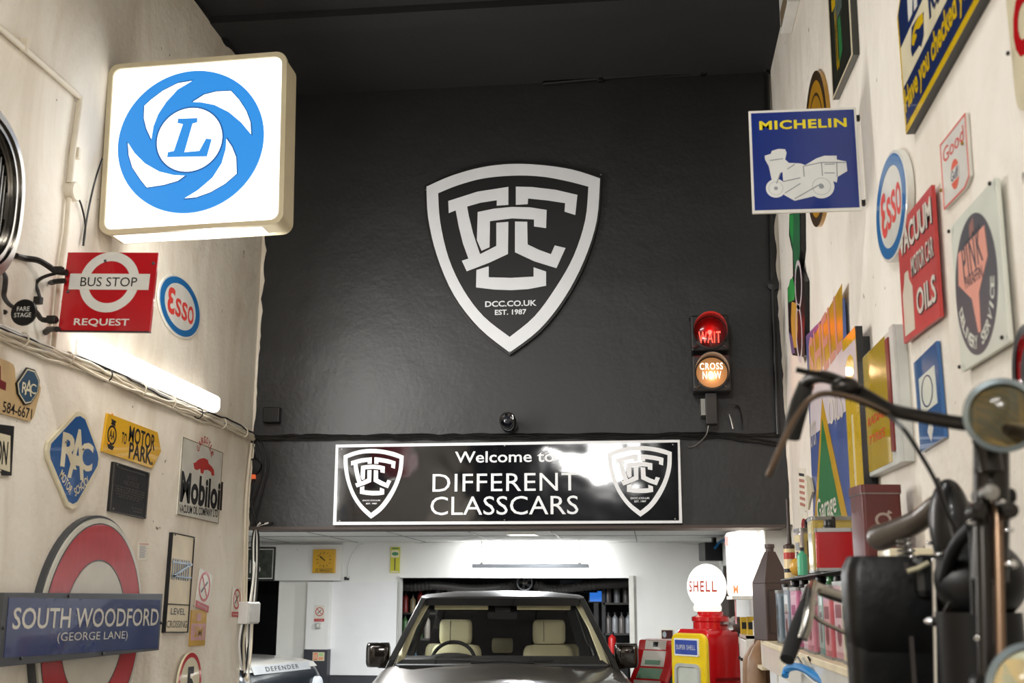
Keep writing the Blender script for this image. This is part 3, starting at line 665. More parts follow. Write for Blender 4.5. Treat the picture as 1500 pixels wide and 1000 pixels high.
S = Sign('warning_plate', 'worn yellow and pink plate under the no smoking sign', 'sign', 'L', (281, 893.5), (303.5, 893), (300, 945), (277.3, 946.5), off=.006)
S.part('plate', MB().prism(S.rect(), -.005, 0, mat('worn_ochre', 'c0921c', .4, var=.2))); S.part('band', MB().prism(S.rect(.03, .38, .97, .84), 0, .0006, mat('worn_pink', 'bd8a86', .5, var=.2)), label='pink band')
tx = MB(); tx.text('2M', S.fb(.22, .45, .78, .75), .0012, MATS['worn_ochre'], .02); tx.prism(S.rect(.35, .1, .62, .3), 0, .001, MATS['worn_pink']); S.part('lettering', tx)
c5 = at(0, XL+.03, 278, 1001)
S = Sign('speed_limit_sign', 'round cream speed limit sign with red edge and black number five', 'sign', 'L', off=.03, cen=tuple(c5), W=.37, H=.37)
S.part('disc', MB().prism(ell(0, .185, .185, .185, 48), -.012, 0, CRM)); S.part('edge_ring', MB().band(ell(0, .185, .182, .182, 48), ell(0, .185, .155, .155, 48), 0, .001, RED), label='red edge ring')
tx = MB(); tx.text('5', (-.055, .09, .06, .285), .001, BLK, .04); S.part('lettering', tx)

# junction box and cables at the corner
c = at(0, XL, 364, 897)
t = thing('junction_box', 'white plastic junction box with cables at the left wall corner', 'junction box', (XL, c.y-.1, c.z))
MB().box((0, -.13, -.075), (.075, .12, .075), PVCW).build('box', t, bevel=.008); MB().box((.075, -.12, -.065), (.082, .11, .065), PVCW).build('lid', t, bevel=.003)
MB().prism([(.0, .0)], 0, 0, BLK) if False else None
for k, (dy, up) in enumerate(((-.1, 1), (-.05, 1), (.04, 1))):
    pts = [(.03, dy, .07), (.03, dy-.02, .3), (.02, dy-.03, .8), (.02, dy+.02, 1.18)] if k != 2 else [(.03, dy, .07), (.035, dy+.03, .25), (.03, .1, .5)]
    MB().tube(smooth_path(pts), .009, (PVC, PVC, PVCW)[k], 7).build('cable', t, smooth=True)
for k, (a_, b_) in enumerate(((-.11, .05), (-.07, .02), (-.02, .09))):
    MB().tube(smooth_path([(.03, a_, -.07), (.03, a_-.03, -.22), (.03, (a_+b_)/2, -.40-.03*k), (.035, b_, -.30), (.035, b_, -.07)]), .008, (PVCW, BLK, PVC)[k], 7).build('cable', t, smooth=True)
sk = thing('plug_socket', 'white plug hanging on a cable below the corner junction box', 'plug', (XL, c.y-.02, c.z-.55))
MB().ball((.05, 0, 0), .04, .05, .06, PVCW).build('plug', sk, smooth=True); MB().tube(smooth_path([(.04, 0, .03), (.035, -.03, .18), (.03, -.06, .34), (.03, -.08, .48)]), .009, PVCW, 7).build('cable', sk, smooth=True)
t = thing('cable_drop', 'black and white cables dropping from the bulkhead at the left wall corner', 'cable', (XL-.01, YB+.12, 2.2))
for k in range(5):
    rnd = random.Random(k+40)
    MB().tube(smooth_path([(.20-.03*k, -.14, .09), (.08, -.12, .06), (.03+.012*k, -.06, -.03), (.02+.011*k, 0, -.3), (.0+.011*k, rnd.uniform(-.02, .02), -.62), (-.04+.008*k, -.08, -.70)]), .007, (BLK, PVCW, BLK, PVCW, BLK)[k], 7).build('cable', t, smooth=True)

# ================================================================== the black end wall
sh = lambda x, y: (600+x/3.226, 220+y/3.226)
S = Sign('shield_emblem', 'large black and silver shield emblem high on the black end wall', 'emblem', YB, (622, 236), (882, 236), (882, 520), (622, 520), off=.034, rot=0)
O0 = smooth_path([(70, 165), (200, 108), (340, 66), (490, 52), (640, 60), (780, 82), (910, 125)], 4)
SL = [(473, 970), (320, 850), (200, 690), (120, 500), (78, 330), (70, 165)]; SR = [(910, 125), (895, 330), (835, 530), (740, 710), (620, 860), (473, 970)]
outer = O0+smooth_path(SR, 4)[1:]+smooth_path(SL, 4)[1:-1]
o1 = smooth_path([(80, 172), (200, 120), (340, 81), (480, 65), (620, 70), (770, 92), (900, 133)], 4)+smooth_path([(900, 133), (885, 330), (825, 520), (730, 700), (612, 848), (473, 955)], 4)[1:]+smooth_path([(473, 955), (330, 840), (210, 685), (130, 500), (88, 320), (80, 172)], 4)[1:-1]
i1 = smooth_path([(135, 203), (230, 165), (350, 133), (490, 120), (620, 124), (740, 145), (845, 172)], 4)+smooth_path([(845, 172), (830, 330), (775, 500), (690, 650), (590, 785), (473, 882)], 4)[1:]+smooth_path([(473, 882), (350, 785), (255, 660), (185, 510), (145, 340), (135, 203)], 4)[1:-1]
MONO = [[(183, 240), (185, 297), (218, 284), (232, 360), (252, 440), (278, 512), (247, 522), (270, 572), (375, 532), (465, 490), (467, 338), (410, 343), (410, 452), (333, 491), (300, 392), (280, 310), (272, 266), (335, 248), (412, 236), (412, 262), (467, 258), (467, 173), (320, 196)],
        [(322, 292), (400, 276), (484, 268), (570, 270), (648, 282), (645, 368), (588, 360), (588, 327), (484, 322), (380, 335), (378, 458), (340, 475), (318, 425)],
        [(502, 172), (580, 174), (690, 187), (793, 211), (783, 306), (732, 290), (735, 250), (650, 237), (560, 228), (558, 255), (502, 258)],
        [(498, 337), (556, 338), (558, 445), (610, 470), (668, 491), (686, 450), (737, 462), (694, 557), (590, 525), (498, 482)],
        [(316, 566), (374, 548), (374, 600), (480, 603), (586, 597), (586, 553), (645, 573), (645, 640), (560, 656), (480, 661), (400, 658), (314, 648)]]
G = lambda pts: [S.px(*sh(*q)) for q in pts]
S.part('shield', MB().prism(G(outer), -.03, 0, mat('shield_black', '070707', .45)), bevel=.003); S.part('border', MB().band(G(o1), G(i1), 0, .002, SILV), label='silver border')
mo = MB()
for q in MONO: mo.prism(G(q), 0, .002, SILV)
S.part('monogram', mo, label='silver interlaced monogram')
bx = lambda a: (*S.px(*sh(a[0], a[3])), *S.px(*sh(a[2], a[1])))
tx = MB(); tx.text('DCC.CO.UK', bx((357, 707, 600, 741)), .002, SILV, .025); tx.text('EST. 1987', bx((403, 750, 552, 779)), .002, SILV, .025); S.part('lettering', tx)
screws(S, ((.0, .135), (1.0, .09), (.487, .985)), STEEL, .006, .002)

B = Sign('welcome_banner', 'long black and white welcome sign on the bulkhead below the shield', 'sign', YB, (491, 651), (996.5, 643.5), (999, 766.5), (488, 768.5), off=.045)
B.part('board', MB().prism(B.rect(), -.03, 0, WHTB), bevel=.003)
inner = [B.px(*q) for q in [(495.5, 655.2), (992.5, 647.8), (994.6, 762), (492.8, 764)]]
gm = bpy.data.materials.new('banner_gloss_black'); gm.use_nodes = True; nt = gm.node_tree; bs = nt.nodes['Principled BSDF']; bs.inputs['Base Color'].default_value = lin('0b0c11'); bs.inputs['Roughness'].default_value = .07; bs.inputs['Specular IOR Level'].default_value = .9
tc = nt.nodes.new('ShaderNodeTexCoord'); nz = nt.nodes.new('ShaderNodeTexNoise'); nz.inputs['Scale'].default_value = 2.2; nt.links.new(tc.outputs['Object'], nz.inputs['Vector'])
bu = nt.nodes.new('ShaderNodeBump'); bu.inputs['Strength'].default_value = .25; bu.inputs['Distance'].default_value = .03; nt.links.new(nz.outputs['Fac'], bu.inputs['Height']); nt.links.new(bu.outputs[0], bs.inputs['Normal'])
B.part('panel', MB().prism(inner, 0, .002, gm), label='glossy black panel')
for (l, r_, tip, top) in (((503.5, 667), (591.5, 667.5), (543.5, 759.5), 658.6), ((889.8, 664), (984, 662), (938.2, 756.6), 652)):
    # the same emblem, smaller: map the shield drawing by its own corners and tip
    a0, b0, c0 = Vector(B.px(*l)), Vector(B.px(*r_)), Vector(B.px(*tip))
    A0, B0, C0 = Vector((80, -172)), Vector((900, -133)), Vector((473, -955))
    Ms = Matrix(((B0.x-A0.x, C0.x-A0.x), (B0.y-A0.y, C0.y-A0.y))); Md = Matrix(((b0.x-a0.x, c0.x-a0.x), (b0.y-a0.y, c0.y-a0.y)))
    K = Md @ Ms.inverted(); g = lambda pts: [tuple(a0+K @ (Vector((x, -y))-A0)) for x, y in pts]
    em = MB(); em.band(g(o1), g(i1), .002, .0035, WHTB)
    for q in MONO: em.prism(g(q), .002, .0035, WHTB)
    for st, q in (('DCC.CO.UK', (357, 707, 600, 741)), ('EST. 1987', (403, 750, 552, 779))):
        u, v = g([(q[0], q[3])])[0], g([(q[2], q[1])])[0]; em.text(st, (u[0], min(u[1], v[1]), v[0], max(u[1], v[1])), .0035, WHTB, .02)
    B.part('emblem', em, label='white shield emblem')

tx = MB(); bb = lambda x0, y0, x1, y1: (*B.px(x0, y1), *B.px(x1, y0))
tx.text('Welcome to', bb(666.5, 659.5, 812, 678), .0035, WHTB, .012); tx.text('DIFFERENT', bb(633.5, 692, 846.5, 720), .0035, WHTB, .0, space=1.06); tx.text('CLASSCARS', bb(630.5, 725.5, 847, 754.5), .0035, WHTB, .0); B.part('lettering', tx)
screws(B, ((.02, .06), (.5, .045), (.98, .06), (.02, .95), (.5, .95), (.98, .95)), STEEL, .006, .003)

# crossing signal
yS = YB-.22; c0 = at(1, yS, 1040, 487); c1 = at(1, yS, 1042.5, 546)
t = thing('crossing_signal', 'two lamp crossing signal lit WAIT in red on the black wall', 'signal', at(1, yS, 1042, 625))
HB = mat('signal_black', '1d1b1b', .5)
bmt = rooted(t); hw = .128
for c in (c0, c1):
    o = rooted(t).box((c.x-hw, yS, c.z-.125), (c.x+hw, yS+.17, c.z+.125), HB).build('housing', t, bevel=.012)
    Tl = Matrix.Translation(c) @ Matrix.Rotation(R(90), 4, 'X')        # local z -> world -y
    rooted(t).lathe([(.118, -.01), (.118, .012), (.104, .016), (.104, .0)], HB, 40, Tl).build('lens_ring', t, smooth=True)
    up = c is c0
    LM = mat('dark_red_lens', '3a0508', .15, coat=.5) if up else glow('amber_lens_glow', 'b07c4c', .75)
    ln_ = rooted(t).lathe([(.104, .004), (.08, .011), (.04, .015), (0, .016)], LM, 40, Tl).build('lens', t, smooth=True, label='dark red lens' if up else 'glowing amber lens')
    tx = MB(W2L_ if False else (rooted(t).T @ Tl))
    if up: tx.text('WAIT', (-.078, -.076, .070, .004), .018, glow('lit_red_word', 'ff3a2c', 6.0), .0, space=1.15)
    else:
        LW_ = glow('lit_white_word', 'fff0d8', 2.5); tx.text('CROSS', (-.08, .02, .075, .066), .018, LW_, .01, space=1.15); tx.text('NOW', (-.062, -.045, .062, .008), .018, LW_, .0, space=1.25)
    tx.build('lettering', t, label='lit lettering')
    # visor: a tunnel open below
    n = 26; vs = []; a0, a1 = R(-32), R(212)
    for i in range(n+1):
        a = a0+(a1-a0)*i/n; dep = .05+.10*max(0, math.sin(a)*.6+.4)
        for rad, dd in ((.116, .0), (.118, dep), (.113, dep), (.111, .0)): vs.append((rad*math.cos(a), rad*math.sin(a), dd))
    fs = [(i*4+k, i*4+(k+1) % 4, i*4+4+(k+1) % 4, i*4+4+k) for i in range(n) for k in range(4)]
    MB(rooted(t).T @ Tl).raw(vs, fs, mat('visor_black', '1c1514', .45)).build('visor', t, smooth=True)
    for sx in (-1, 1):
        rooted(t).tube([(c.x+sx*.085, yS-.012, c.z-.09), (c.x+sx*.11, yS-.018, c.z-.11), (c.x+sx*.12, yS-.012, c.z-.1)], .008, HB, 6).build('latch', t)
rooted(t).tube([(c0.x-.14, yS+.02, c0.z+.1), (c0.x+.13, yS+.02, c0.z+.11)], .012, HB, 6).build('top_rod', t)
a, b = at(1, yS+.06, 1033, 583), at(1, yS+.06, 1051, 622)
rooted(t).box((a.x, yS+.02, b.z), (b.x, yS+.10, a.z+.03), HB).build('post_bracket', t, bevel=.006); rooted(t).box((a.x-.03, yS+.08, b.z+.07), (a.x+.02, YB, a.z), STEEL).build('wall_plate', t, label='bare metal wall plate')
rooted(t).tube(smooth_path([(a.x+.02, yS+.08, b.z+.02), (a.x+.0, yS+.12, b.z-.06), (a.x-.07, YB-.03, b.z-.12), (a.x-.12, YB-.02, b.z-.13)]), .004, STEEL, 6).build('wire', t, smooth=True)
l = bpy.data.lights.new('signal_red_lamp', 'POINT'); l.energy = 2.2; l.color = (1, .04, .03); l.shadow_soft_size = .02; lo = bpy.data.objects.new('signal_red_lamp', l); COL.objects.link(lo); lo.location = c0+Vector((0, -.06, .01))
l = bpy.data.lights.new('signal_amber_lamp', 'POINT'); l.energy = 2.2; l.color = (1, .66, .4); l.shadow_soft_size = .03; lo = bpy.data.objects.new('signal_amber_lamp', l); COL.objects.link(lo); lo.location = c1+Vector((0, -.06, -.02))

# camera, small box, conduit and cables on the black wall
c = at(1, YB-.1, 745, 622); t = thing('security_camera', 'small black security camera mounted above the welcome sign', 'camera', (c.x, YB, c.z))
MB(Matrix.Rotation(R(90), 4, 'X')).lathe([(.045, 0), (.045, .02), (.02, .025), (.02, .05)], BLK, 20).build('base', t, smooth=True)
MB(Matrix.Translation((0, -.05, 0)) @ Matrix.Rotation(R(80), 4, 'X')).lathe([(.05, .0), (.058, .02), (.058, .13), (.05, .14), (.042, .135), (0, .13)], BLKG, 24).build('barrel', t, smooth=True)
MB(Matrix.Translation((0, -.05, 0)) @ Matrix.Rotation(R(80), 4, 'X')).lathe([(.03, .132), (.02, .14), (0, .143)], mat('lens_glass', '23262b', .05), 16).build('lens', t, smooth=True)
a, b = at(1, YB, 389, 598), at(1, YB, 412, 620); t = tag(MB().box((a.x, YB-.06, b.z), (b.x, YB, a.z), BLK).build('alarm_box', bevel=.006), 'small black box on the black wall above the left end of cables', 'box')
HOOK = BLK
t = thing('black_conduit', 'black conduit running along the ceiling line and down the end wall\'s right side', 'conduit', at(1, YB-.03, 1118, 99))
q = lambda x, y: at(1, YB-.03, x, y)
rooted(t).tube([q(795, 122.5), q(900, 113), q(1100, 100), q(1116, 99), q(1122, 103), q(1124, 112), q(1126, 200), q(1131, 415)], .016, BLK, 10).build('pipe', t, smooth=True)
rooted(t).tube([q(1132, 425), q(1135, 520), q(1140, 636)], .016, BLK, 10).build('pipe', t, smooth=True)
rooted(t).lathe([(.04, 0), (.04, .045), (0, .05)], BLK, 20, Matrix.Translation(at(1, YB, 1131.5, 419)) @ Matrix.Rotation(R(90), 4, 'X')).build('junction_box', t, smooth=True)
for p_ in (q(880, 115), q(1030, 105), q(1127, 240)): rooted(t).box(tuple(p_-Vector((.02, .02, .025))), tuple(p_+Vector((.02, .03, .025))), BLK).build('saddle_clip', t, bevel=.005)
t = thing('wall_cable_run', 'tangled black cables running across the end wall above the welcome sign', 'cable', at(1, YB, 750, 642))
for k in range(6):
    rnd = random.Random(k+9); pts = []
    for i in range(40):
        x = 368+(1142-368)*i/39; y = 641-4*i/39+2.2*math.sin(i*.9+k*2)+rnd.uniform(-1.2, 1.2)+(k-2.5)*.7
        if x > 1040: y += (x-1040)*.13*(k % 2)
        pts.append(tuple(at(1, YB-.014-.006*(k % 2), x, y)))
    rooted(t).tube(smooth_path(pts, 2), .008, BLK if k < 4 else mat('glossy_black_cable', '1a1918', .25), 6).build('cable', t, smooth=True)
t = thing('cable_end', 'stub of black cable sticking up right of the crossing signal', 'cable', at(1, YB-.02, 1086, 625))
for pts in ([(1074, 628), (1071, 615), (1068, 606)], [(1088, 628), (1087, 612), (1084, 600), (1080, 594), (1078, 597)]): rooted(t).tube(smooth_path([tuple(at(1, YB-.02, *p_)) for p_ in pts]), .006, STEEL if len(pts) == 3 else BLK, 6).build('wire', t, smooth=True)
c = at(1, YB, 372, 683); t = thing('wall_beacon', 'small black round device with orange light in the left corner of the bulkhead', 'device', (c.x, YB, c.z))
MB(Matrix.Rotation(R(90), 4, 'X')).lathe([(.06, 0), (.06, .03), (.05, .04), (0, .042)], BLK, 24).build('body', t, smooth=True); MB().box((-.03, -.03, -.09), (.02, -.005, -.06), glow('orange_indicator', 'e8683a', .7)).build('indicator', t, label='orange indicator')
for k, (dx, e) in enumerate(((.02, .09), (.06, .17), (-.02, .2))):
    MB().tube(smooth_path([(dx, -.02, .18), (dx+.05, -.015, .02), (dx+.01, -.015, -.2), (e-.15, -.015, -.42)]), .006, BLK, 6).build('cable', t, smooth=True)

# ================================================================== the room beyond the opening
Y1 = YF-.1
S = Sign('framed_picture', 'dark framed picture with a white letter shape on the bulkhead over the far doorway', 'picture', Y1, (345, 801.5), (403.5, 800.5), (401, 849), (345, 851), off=.03, rot=0)
S.part('frame', MB().band(S.rect(), S.rect(.035, .045, .965, .955), -.03, .0, BLK).band(S.rect(.04, .05, .96, .95), S.rect(.06, .08, .94, .92), -.02, -.003, WHT))
S.part('picture', MB().prism(S.rect(.03, .04, .97, .96), -.03, -.012, mat('sepia_print', '3d4439', .25, coat=.5, var=.6, scale=9))); tx = MB(); tx.text('B', S.fb(.36, .38, .64, .78), -.011, WHT, .05); S.part('lettering', tx)
S = Sign('wall_clock', 'square yellow wall clock on the far wall', 'clock', Y1, (458, 804.7), (490.8, 804), (490.5, 839), (457.5, 839), off=.05, rot=0)
CY = mat('clock_yellow', 'd6a315', .3, coat=.3)
S.part('case', MB().prism(S.rect(), -.05, 0, CY), bevel=.006)
g = MB(); cx_, cy_ = S.f(.5, .43); rr_ = S.W*.33
for k in range(12):
    a = R(30*k); l0 = .84 if k % 3 else .72
    p0, p1 = (cx_+rr_*l0*math.sin(a), cy_+rr_*l0*math.cos(a)), (cx_+rr_*math.sin(a), cy_+rr_*math.cos(a)); n_ = (math.cos(a)*.004, -math.sin(a)*.004)
    g.prism([(p0[0]+n_[0], p0[1]+n_[1]), (p1[0]+n_[0], p1[1]+n_[1]), (p1[0]-n_[0], p1[1]-n_[1]), (p0[0]-n_[0], p0[1]-n_[1])], 0, .001, BLK)
S.part('hour_marks', g)
for nm, a, ln_ in (('hour_hand', R(-58), .6), ('minute_hand', R(-48), .9)):
    u = Vector((math.sin(a), math.cos(a))); v = Vector((u.y, -u.x))*.006; c_ = Vector((cx_, cy_))
    MB().prism([tuple(c_-u*.02+v), tuple(c_+u*rr_*ln_+v*.5), tuple(c_+u*rr_*ln_-v*.5), tuple(c_-u*.02-v)], .004, .006, BLK).build(nm, S.root)
tx = MB(); tx.text('RENAULT', S.fb(.33, .84, .86, .93), .001, BLK, .02); tx.band(S.rect(.14, .80, .9, .96), S.rect(.15, .81, .89, .95), 0, .001, BLK); tx.band([S.f(.22, .82), S.f(.28, .88), S.f(.22, .94), S.f(.16, .88)], [S.f(.22, .845), S.f(.26, .88), S.f(.22, .915), S.f(.18, .88)], 0, .001, BLK); S.part('lettering', tx)
S = Sign('wall_thermometer', 'narrow yellow advertising thermometer on the far white wall', 'thermometer', YF, (572.5, 801), (586, 801), (585, 839), (571, 839), off=.02, rot=0)
S.part('plate', MB().prism(S.rect(), -.018, 0, mat('acid_yellow', 'c5c01c', .35))); S.part('panel', MB().prism(S.rect(.08, .12, .92, .4), 0, .001, CRM)); S.part('badge', MB().prism(ell(*S.f(.5, .26), S.W*.36, S.H*.07, 30), .001, .002, GRN))
S.part('scale', MB().prism(S.rect(.45, .42, .55, .9), 0, .004, BLK)); tx = MB(); tx.prism(S.rect(.15, .03, .85, .08), 0, .001, GRN).prism(S.rect(.1, .93, .9, .98), 0, .001, CRM); S.part('lettering', tx)
t = thing('curved_conduit', 'thin white conduit curving down the far wall right of the yellow clock', 'conduit', at(1, YF-.02, 510, 846))
q = lambda x, y: tuple(at(1, YF-.025, x, y))
rooted(t).tube(smooth_path([q(640, 795.5), q(580, 794.5), q(545, 794), q(530, 797), q(518, 809), q(511, 826), q(509.5, 846)]), .012, PVCW, 8).build('pipe', t, smooth=True)
a = Vector(q(507.5, 847)); rooted(t).box(tuple(a-Vector((.03, .0, .02))), tuple(a+Vector((.03, .02, .02))), BLK).build('clip', t)
t = thing('ceiling_cable', 'slack cable running along the top of the far wall', 'cable', at(1, YF-.02, 820, 793))
rooted(t).tube(smooth_path([q(640, 795.5), q(730, 794), q(755, 797), q(800, 795), q(830, 791), q(900, 794), q(970, 794), q(1030, 799)]), .009, PVCW, 6).build('cable', t, smooth=True)
rooted(t).tube(smooth_path([q(835, 793), q(842, 800), q(848, 806)]), .007, PVCW, 6).build('cable', t, smooth=True)

# hanging tube light
YT = YF-.42
a, b = at(1, YT, 692, 829), at(1, YT, 863, 830)
t = thing('hanging_light', 'long grey tube light hanging on two chains before the far wall', 'light', ((a.x+b.x)/2, YT, a.z))
hl = (b.x-a.x)/2; HGREY = mat('light_housing_grey', '7d8186', .4, .3)
MB().box((-hl, -.04, -.02), (hl, .03, .025), HGREY).build('housing', t, bevel=.008)
MB(Matrix.Rotation(R(90), 4, 'Y')).lathe([(.014, -hl+.03), (.014, hl-.03)], TUBE, 12, Matrix.Translation((0, .055, 0))).build('tube', t, smooth=True, label='glowing tube')
for sx in (-1, 1):
    mb = MB(); top = CEIL2-a.z
    for k in range(int(top/.05)):
        z0 = .025+k*.05; mb.tube([(sx*hl*.84+(.008*math.cos(u) if k % 2 else 0), (.0 if k % 2 else .008*math.cos(u)), z0+.025+.03*math.sin(u)) for u in [2*math.pi*j/8 for j in range(9)]], .0035, STEEL, 5, cap=False)
    mb.build('chain', t)
    MB().box((sx*hl*.84-.02, -.02, .02), (sx*hl*.84+.02, .02, .045), STEEL).build('clip', t, bevel=.004)
area('hanging_light_glow', (t.location.x, YT+.12, a.z+.0), (t.location.x, YF, a.z+.02), 1.4, .08, 20, COOL)
# ceiling panels: the first is seen, two hidden ones added for brightness
c = at(2, CEIL2, 766, 779.5)
for i, (x, y) in enumerate(((c.x, c.y), (-3.3, 9.3), (-2.5, 10.7))):
    lab = ('small lit square ceiling panel just under the bulkhead in the far room', 'lit ceiling panel beside the dark car\'s bonnet', 'added hidden ceiling panel light over the gap between the two cars')[i]
    t = thing('ceiling_panel_light', lab, 'light', (x, y, CEIL2))
    w_ = .15 if i == 0 else .3
    MB().band(rrect(-w_, -w_, w_, w_, .02), rrect(-w_+.02, -w_+.02, w_-.02, w_-.02, .015), -.03, 0, WHT).build('frame', t); MB().prism(rrect(-w_+.02, -w_+.02, w_-.02, w_-.02, .015), -.022, -.01, TUBE).build('diffuser', t, label='glowing panel')
    area('panel_glow', (x, y, CEIL2-.05), (x, y, 0), .3, .3, (110, 110, 95)[i], COOL)

Yp = YF-.16
no_smoking('no_smoking_sign', 'no smoking sign on the white pier at the far wall above a light switch', Yp, ((461, 886), (476, 886), (474.7, 910), (460, 910)), .006)
a, b = at(1, Yp, 462, 911.5), at(1, Yp, 471.5, 920)
t = thing('light_switch', 'small grey light switch under the no smoking sign on the far pier', 'switch', ((a.x+b.x)/2, Yp, (a.z+b.z)/2)); hh = (a.z-b.z)/2
MB().box((-hh, -.04, -hh), (hh, 0, hh), mat('switch_grey', 'b9b9b2', .4)).build('box', t, bevel=.005); MB().box((-.008, -.052, -.014), (.008, -.04, .014), WHT).build('rocker', t, bevel=.002)
S = Sign('fire_point_sign', 'cream, red and green safety sign on the charcoal foot of the far pier', 'sign', YF-.17, (458, 955), (475, 955), (475, 967.5), (458, 967.5), off=.006, rot=0)
S.part('plate', MB().prism(S.rect(), -.005, 0, CRM)); g = MB(); g.prism(S.rect(.08, .1, .42, .9), 0, .001, mat('sign_orange_red', 'd85a34', .4)); g.prism(S.rect(.5, .1, .92, .45), 0, .001, mat('sign_pale_green', 'a7c98a', .4)); g.prism(S.rect(.5, .55, .92, .9), 0, .001, mat('sign_pale_orange', 'd99a72', .4)); S.part('symbol', g)
tx = MB(); tx.prism(S.rect(.15, .2, .22, .8), .001, .002, CRM).prism(S.rect(.28, .2, .35, .8), .001, .002, CRM); S.part('lettering', tx)

# workshop fittings
def ribbed(pts, r, root):
    mb = MB(); path = smooth_path(pts, 14); rs = [r*(1.0 if i % 2 else .86) for i in range(len(path))]
    mb.tube(path, rs, mat('ribbed_hose', '5c5a58', .45, .2), 14); return mb.build('hose', root, smooth=True)
q = lambda x, y, yy=YF+.7: tuple(at(1, yy, x, y))
for nm, lab, pts in (('extraction_hose', 'ribbed grey extraction hose slung under the workshop ceiling, left of the fan', [q(560, 855), q(600, 859), q(640, 857), q(690, 862), q(740, 859), q(757, 855)]), ('extraction_hose', 'ribbed grey extraction hose slung under the workshop ceiling, right of the fan', [q(783, 856), q(810, 863), q(840, 860), q(880, 856), q(930, 853)])):
    t = thing(nm, lab, 'hose', Vector(pts[0])); mb = rooted(t); path = smooth_path(pts, 14); mb.tube(path, [.062*(1.0 if i % 2 else .84) for i in range(len(path))], mat('ribbed_hose', '5c5a58', .45, .2), 12); mb.build('hose', t, smooth=True)
c = at(1, YF+.65, 769, 853); t = thing('extractor_fan', 'round grey extractor fan between two ribbed hoses in the workshop', 'fan', c)
MB(Matrix.Rotation(R(90), 4, 'X')).band(ell(0, 0, .1, .1, 28), ell(0, 0, .085, .085, 28), -.05, .05, mat('fan_grey', '77777a', .4, .4)).build('ring', t); MB(Matrix.Rotation(R(90), 4, 'X')).lathe([(.03, -.02), (.03, .03), (0, .04)], STEEL, 14).build('hub', t, smooth=True)
bl = MB(Matrix.Rotation(R(90), 4, 'X'))
for k in range(5):
    a = R(72*k); bl.raw([(.02*math.cos(a), .02*math.sin(a), 0), (.085*math.cos(a+.3), .085*math.sin(a+.3), -.02), (.085*math.cos(a+.9), .085*math.sin(a+.9), .02), (.02*math.cos(a+1.0), .02*math.sin(a+1.0), .01)], [(0, 1, 2, 3)], mat('fan_grey', '77777a'))
bl.build('blades', t)
def rack(lab, px0, px1, y, rows, items):
    a, b = at(1, y, px0, 900), at(1, y, px1, 900)
    t = thing('shelf_rack', lab, 'shelf', ((a.x+b.x)/2, y+.15, 0)); w_ = (b.x-a.x)/2
    for sx in (-1, 1):
        for dy in (-.13, .13): MB().box((sx*w_-.02, dy-.02, 0), (sx*w_+.02, dy+.02, 2.0), mat('rack_black', '1b1b1c', .5)).build('upright', t)
    for z in rows: MB().box((-w_, -.15, z-.025), (w_, .15, z), mat('rack_shelf', '3a3733', .5)).build('shelf', t)
    return t, a.x, b.x
_, x0, x1 = rack('dark shelf rack of bottles in the workshop left of the car roof', 574, 640, YF+.9, (.4, .85, 1.30, 1.62), None)
ORD = ['first', 'second', 'third', 'fourth', 'fifth']; BN = ['grey', 'red', 'blue', 'cream', 'green', 'tan', 'purple', 'steel grey']
BC = ['a8a096', '8c2f2a', '3f6a8c', 'c9c2b0', '47703f', '9a8a6a', '5a2a4a', '7d8790']
def small_bottle(x, y, z, h, r, hexc, label, group, kind='bottle', mname='bottle_'):
    t = thing(kind, label, kind.split('_')[-1], (x, y, z), group=group)
    m = mat(mname+hexc, hexc, .35); MB().lathe([(r, 0), (r, h*.68), (r*.8, h*.76), (r*.38, h*.82), (r*.36, h*.9)], m, 12).build('body', t, smooth=True)
    MB().lathe([(r*.45, h*.88), (r*.45, h), (0, h)], mat('bottle_cap', '26262a', .4), 10).build('cap', t, smooth=True); return t
k = 0
for z, n_ in ((1.30, 5), (1.62, 5), (.85, 4)):
    for i in range(n_):
        small_bottle(x0+.06+i*(x1-x0-.1)/n_, YF+.98, z, .22+.04*((i*7+k) % 3), .038, BC[(i*3+k) % 8], BN[(i*3+k) % 8]+' bottle, '+ORD[i]+' along the '+{1.30: 'middle', 1.62: 'top', .85: 'lower'}[z]+' shelf of the bottle rack by the car roof', 'bottles on the left workshop rack'); k += 1
_, x0, x1 = rack('dark shelf rack in the workshop behind the car\'s right mirror', 884, 935, YF+.9, (.4, .95, 1.38, 1.75), None)
k = 0
for z, n_ in ((.95, 4), (1.38, 4), (1.75, 3)):
    for i in range(n_):
        small_bottle(x0+.06+i*(x1-x0-.1)/n_, YF+.98, z, .2+.05*((i*5+k) % 3), .04, ('6a6460', '4a4a4c', '8d8f92', '3a3a40')[(i+k) % 4], 'grey can, '+ORD[i]+' along the '+{.95: 'lower', 1.38: 'middle', 1.75: 'top'}[z]+' shelf of the workshop can rack', 'cans on the right workshop rack', 'can', 'can_'); k += 1
small_bottle(at(1, YF+.55, 897, 950).x, YF+.55, at(1, YF+.55, 897, 957).z-.0, .26, .05, 'c02020', 'red bottle standing in the workshop just above the car\'s right mirror', None, 'bottle', 'bottle_')
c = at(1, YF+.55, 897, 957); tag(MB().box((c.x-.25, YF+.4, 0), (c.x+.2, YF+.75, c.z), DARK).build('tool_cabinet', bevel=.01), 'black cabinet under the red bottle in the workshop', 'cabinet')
c = at(1, YF+1.2, 873, 872); t = thing('monitor', 'blue lit monitor glowing in the dark workshop', 'monitor', c)
MB().box((-.10, 0, -.09), (.09, .05, .07), BLK).build('case', t, bevel=.006); MB().box((-.08, -.004, -.075), (.075, 0, .055), glow('blue_screen', '2f7ae0', .8)).build('screen', t, label='blue lit screen'); MB().box((-.03, .02, -.4), (.03, .05, -.09), BLK).build('stand', t)
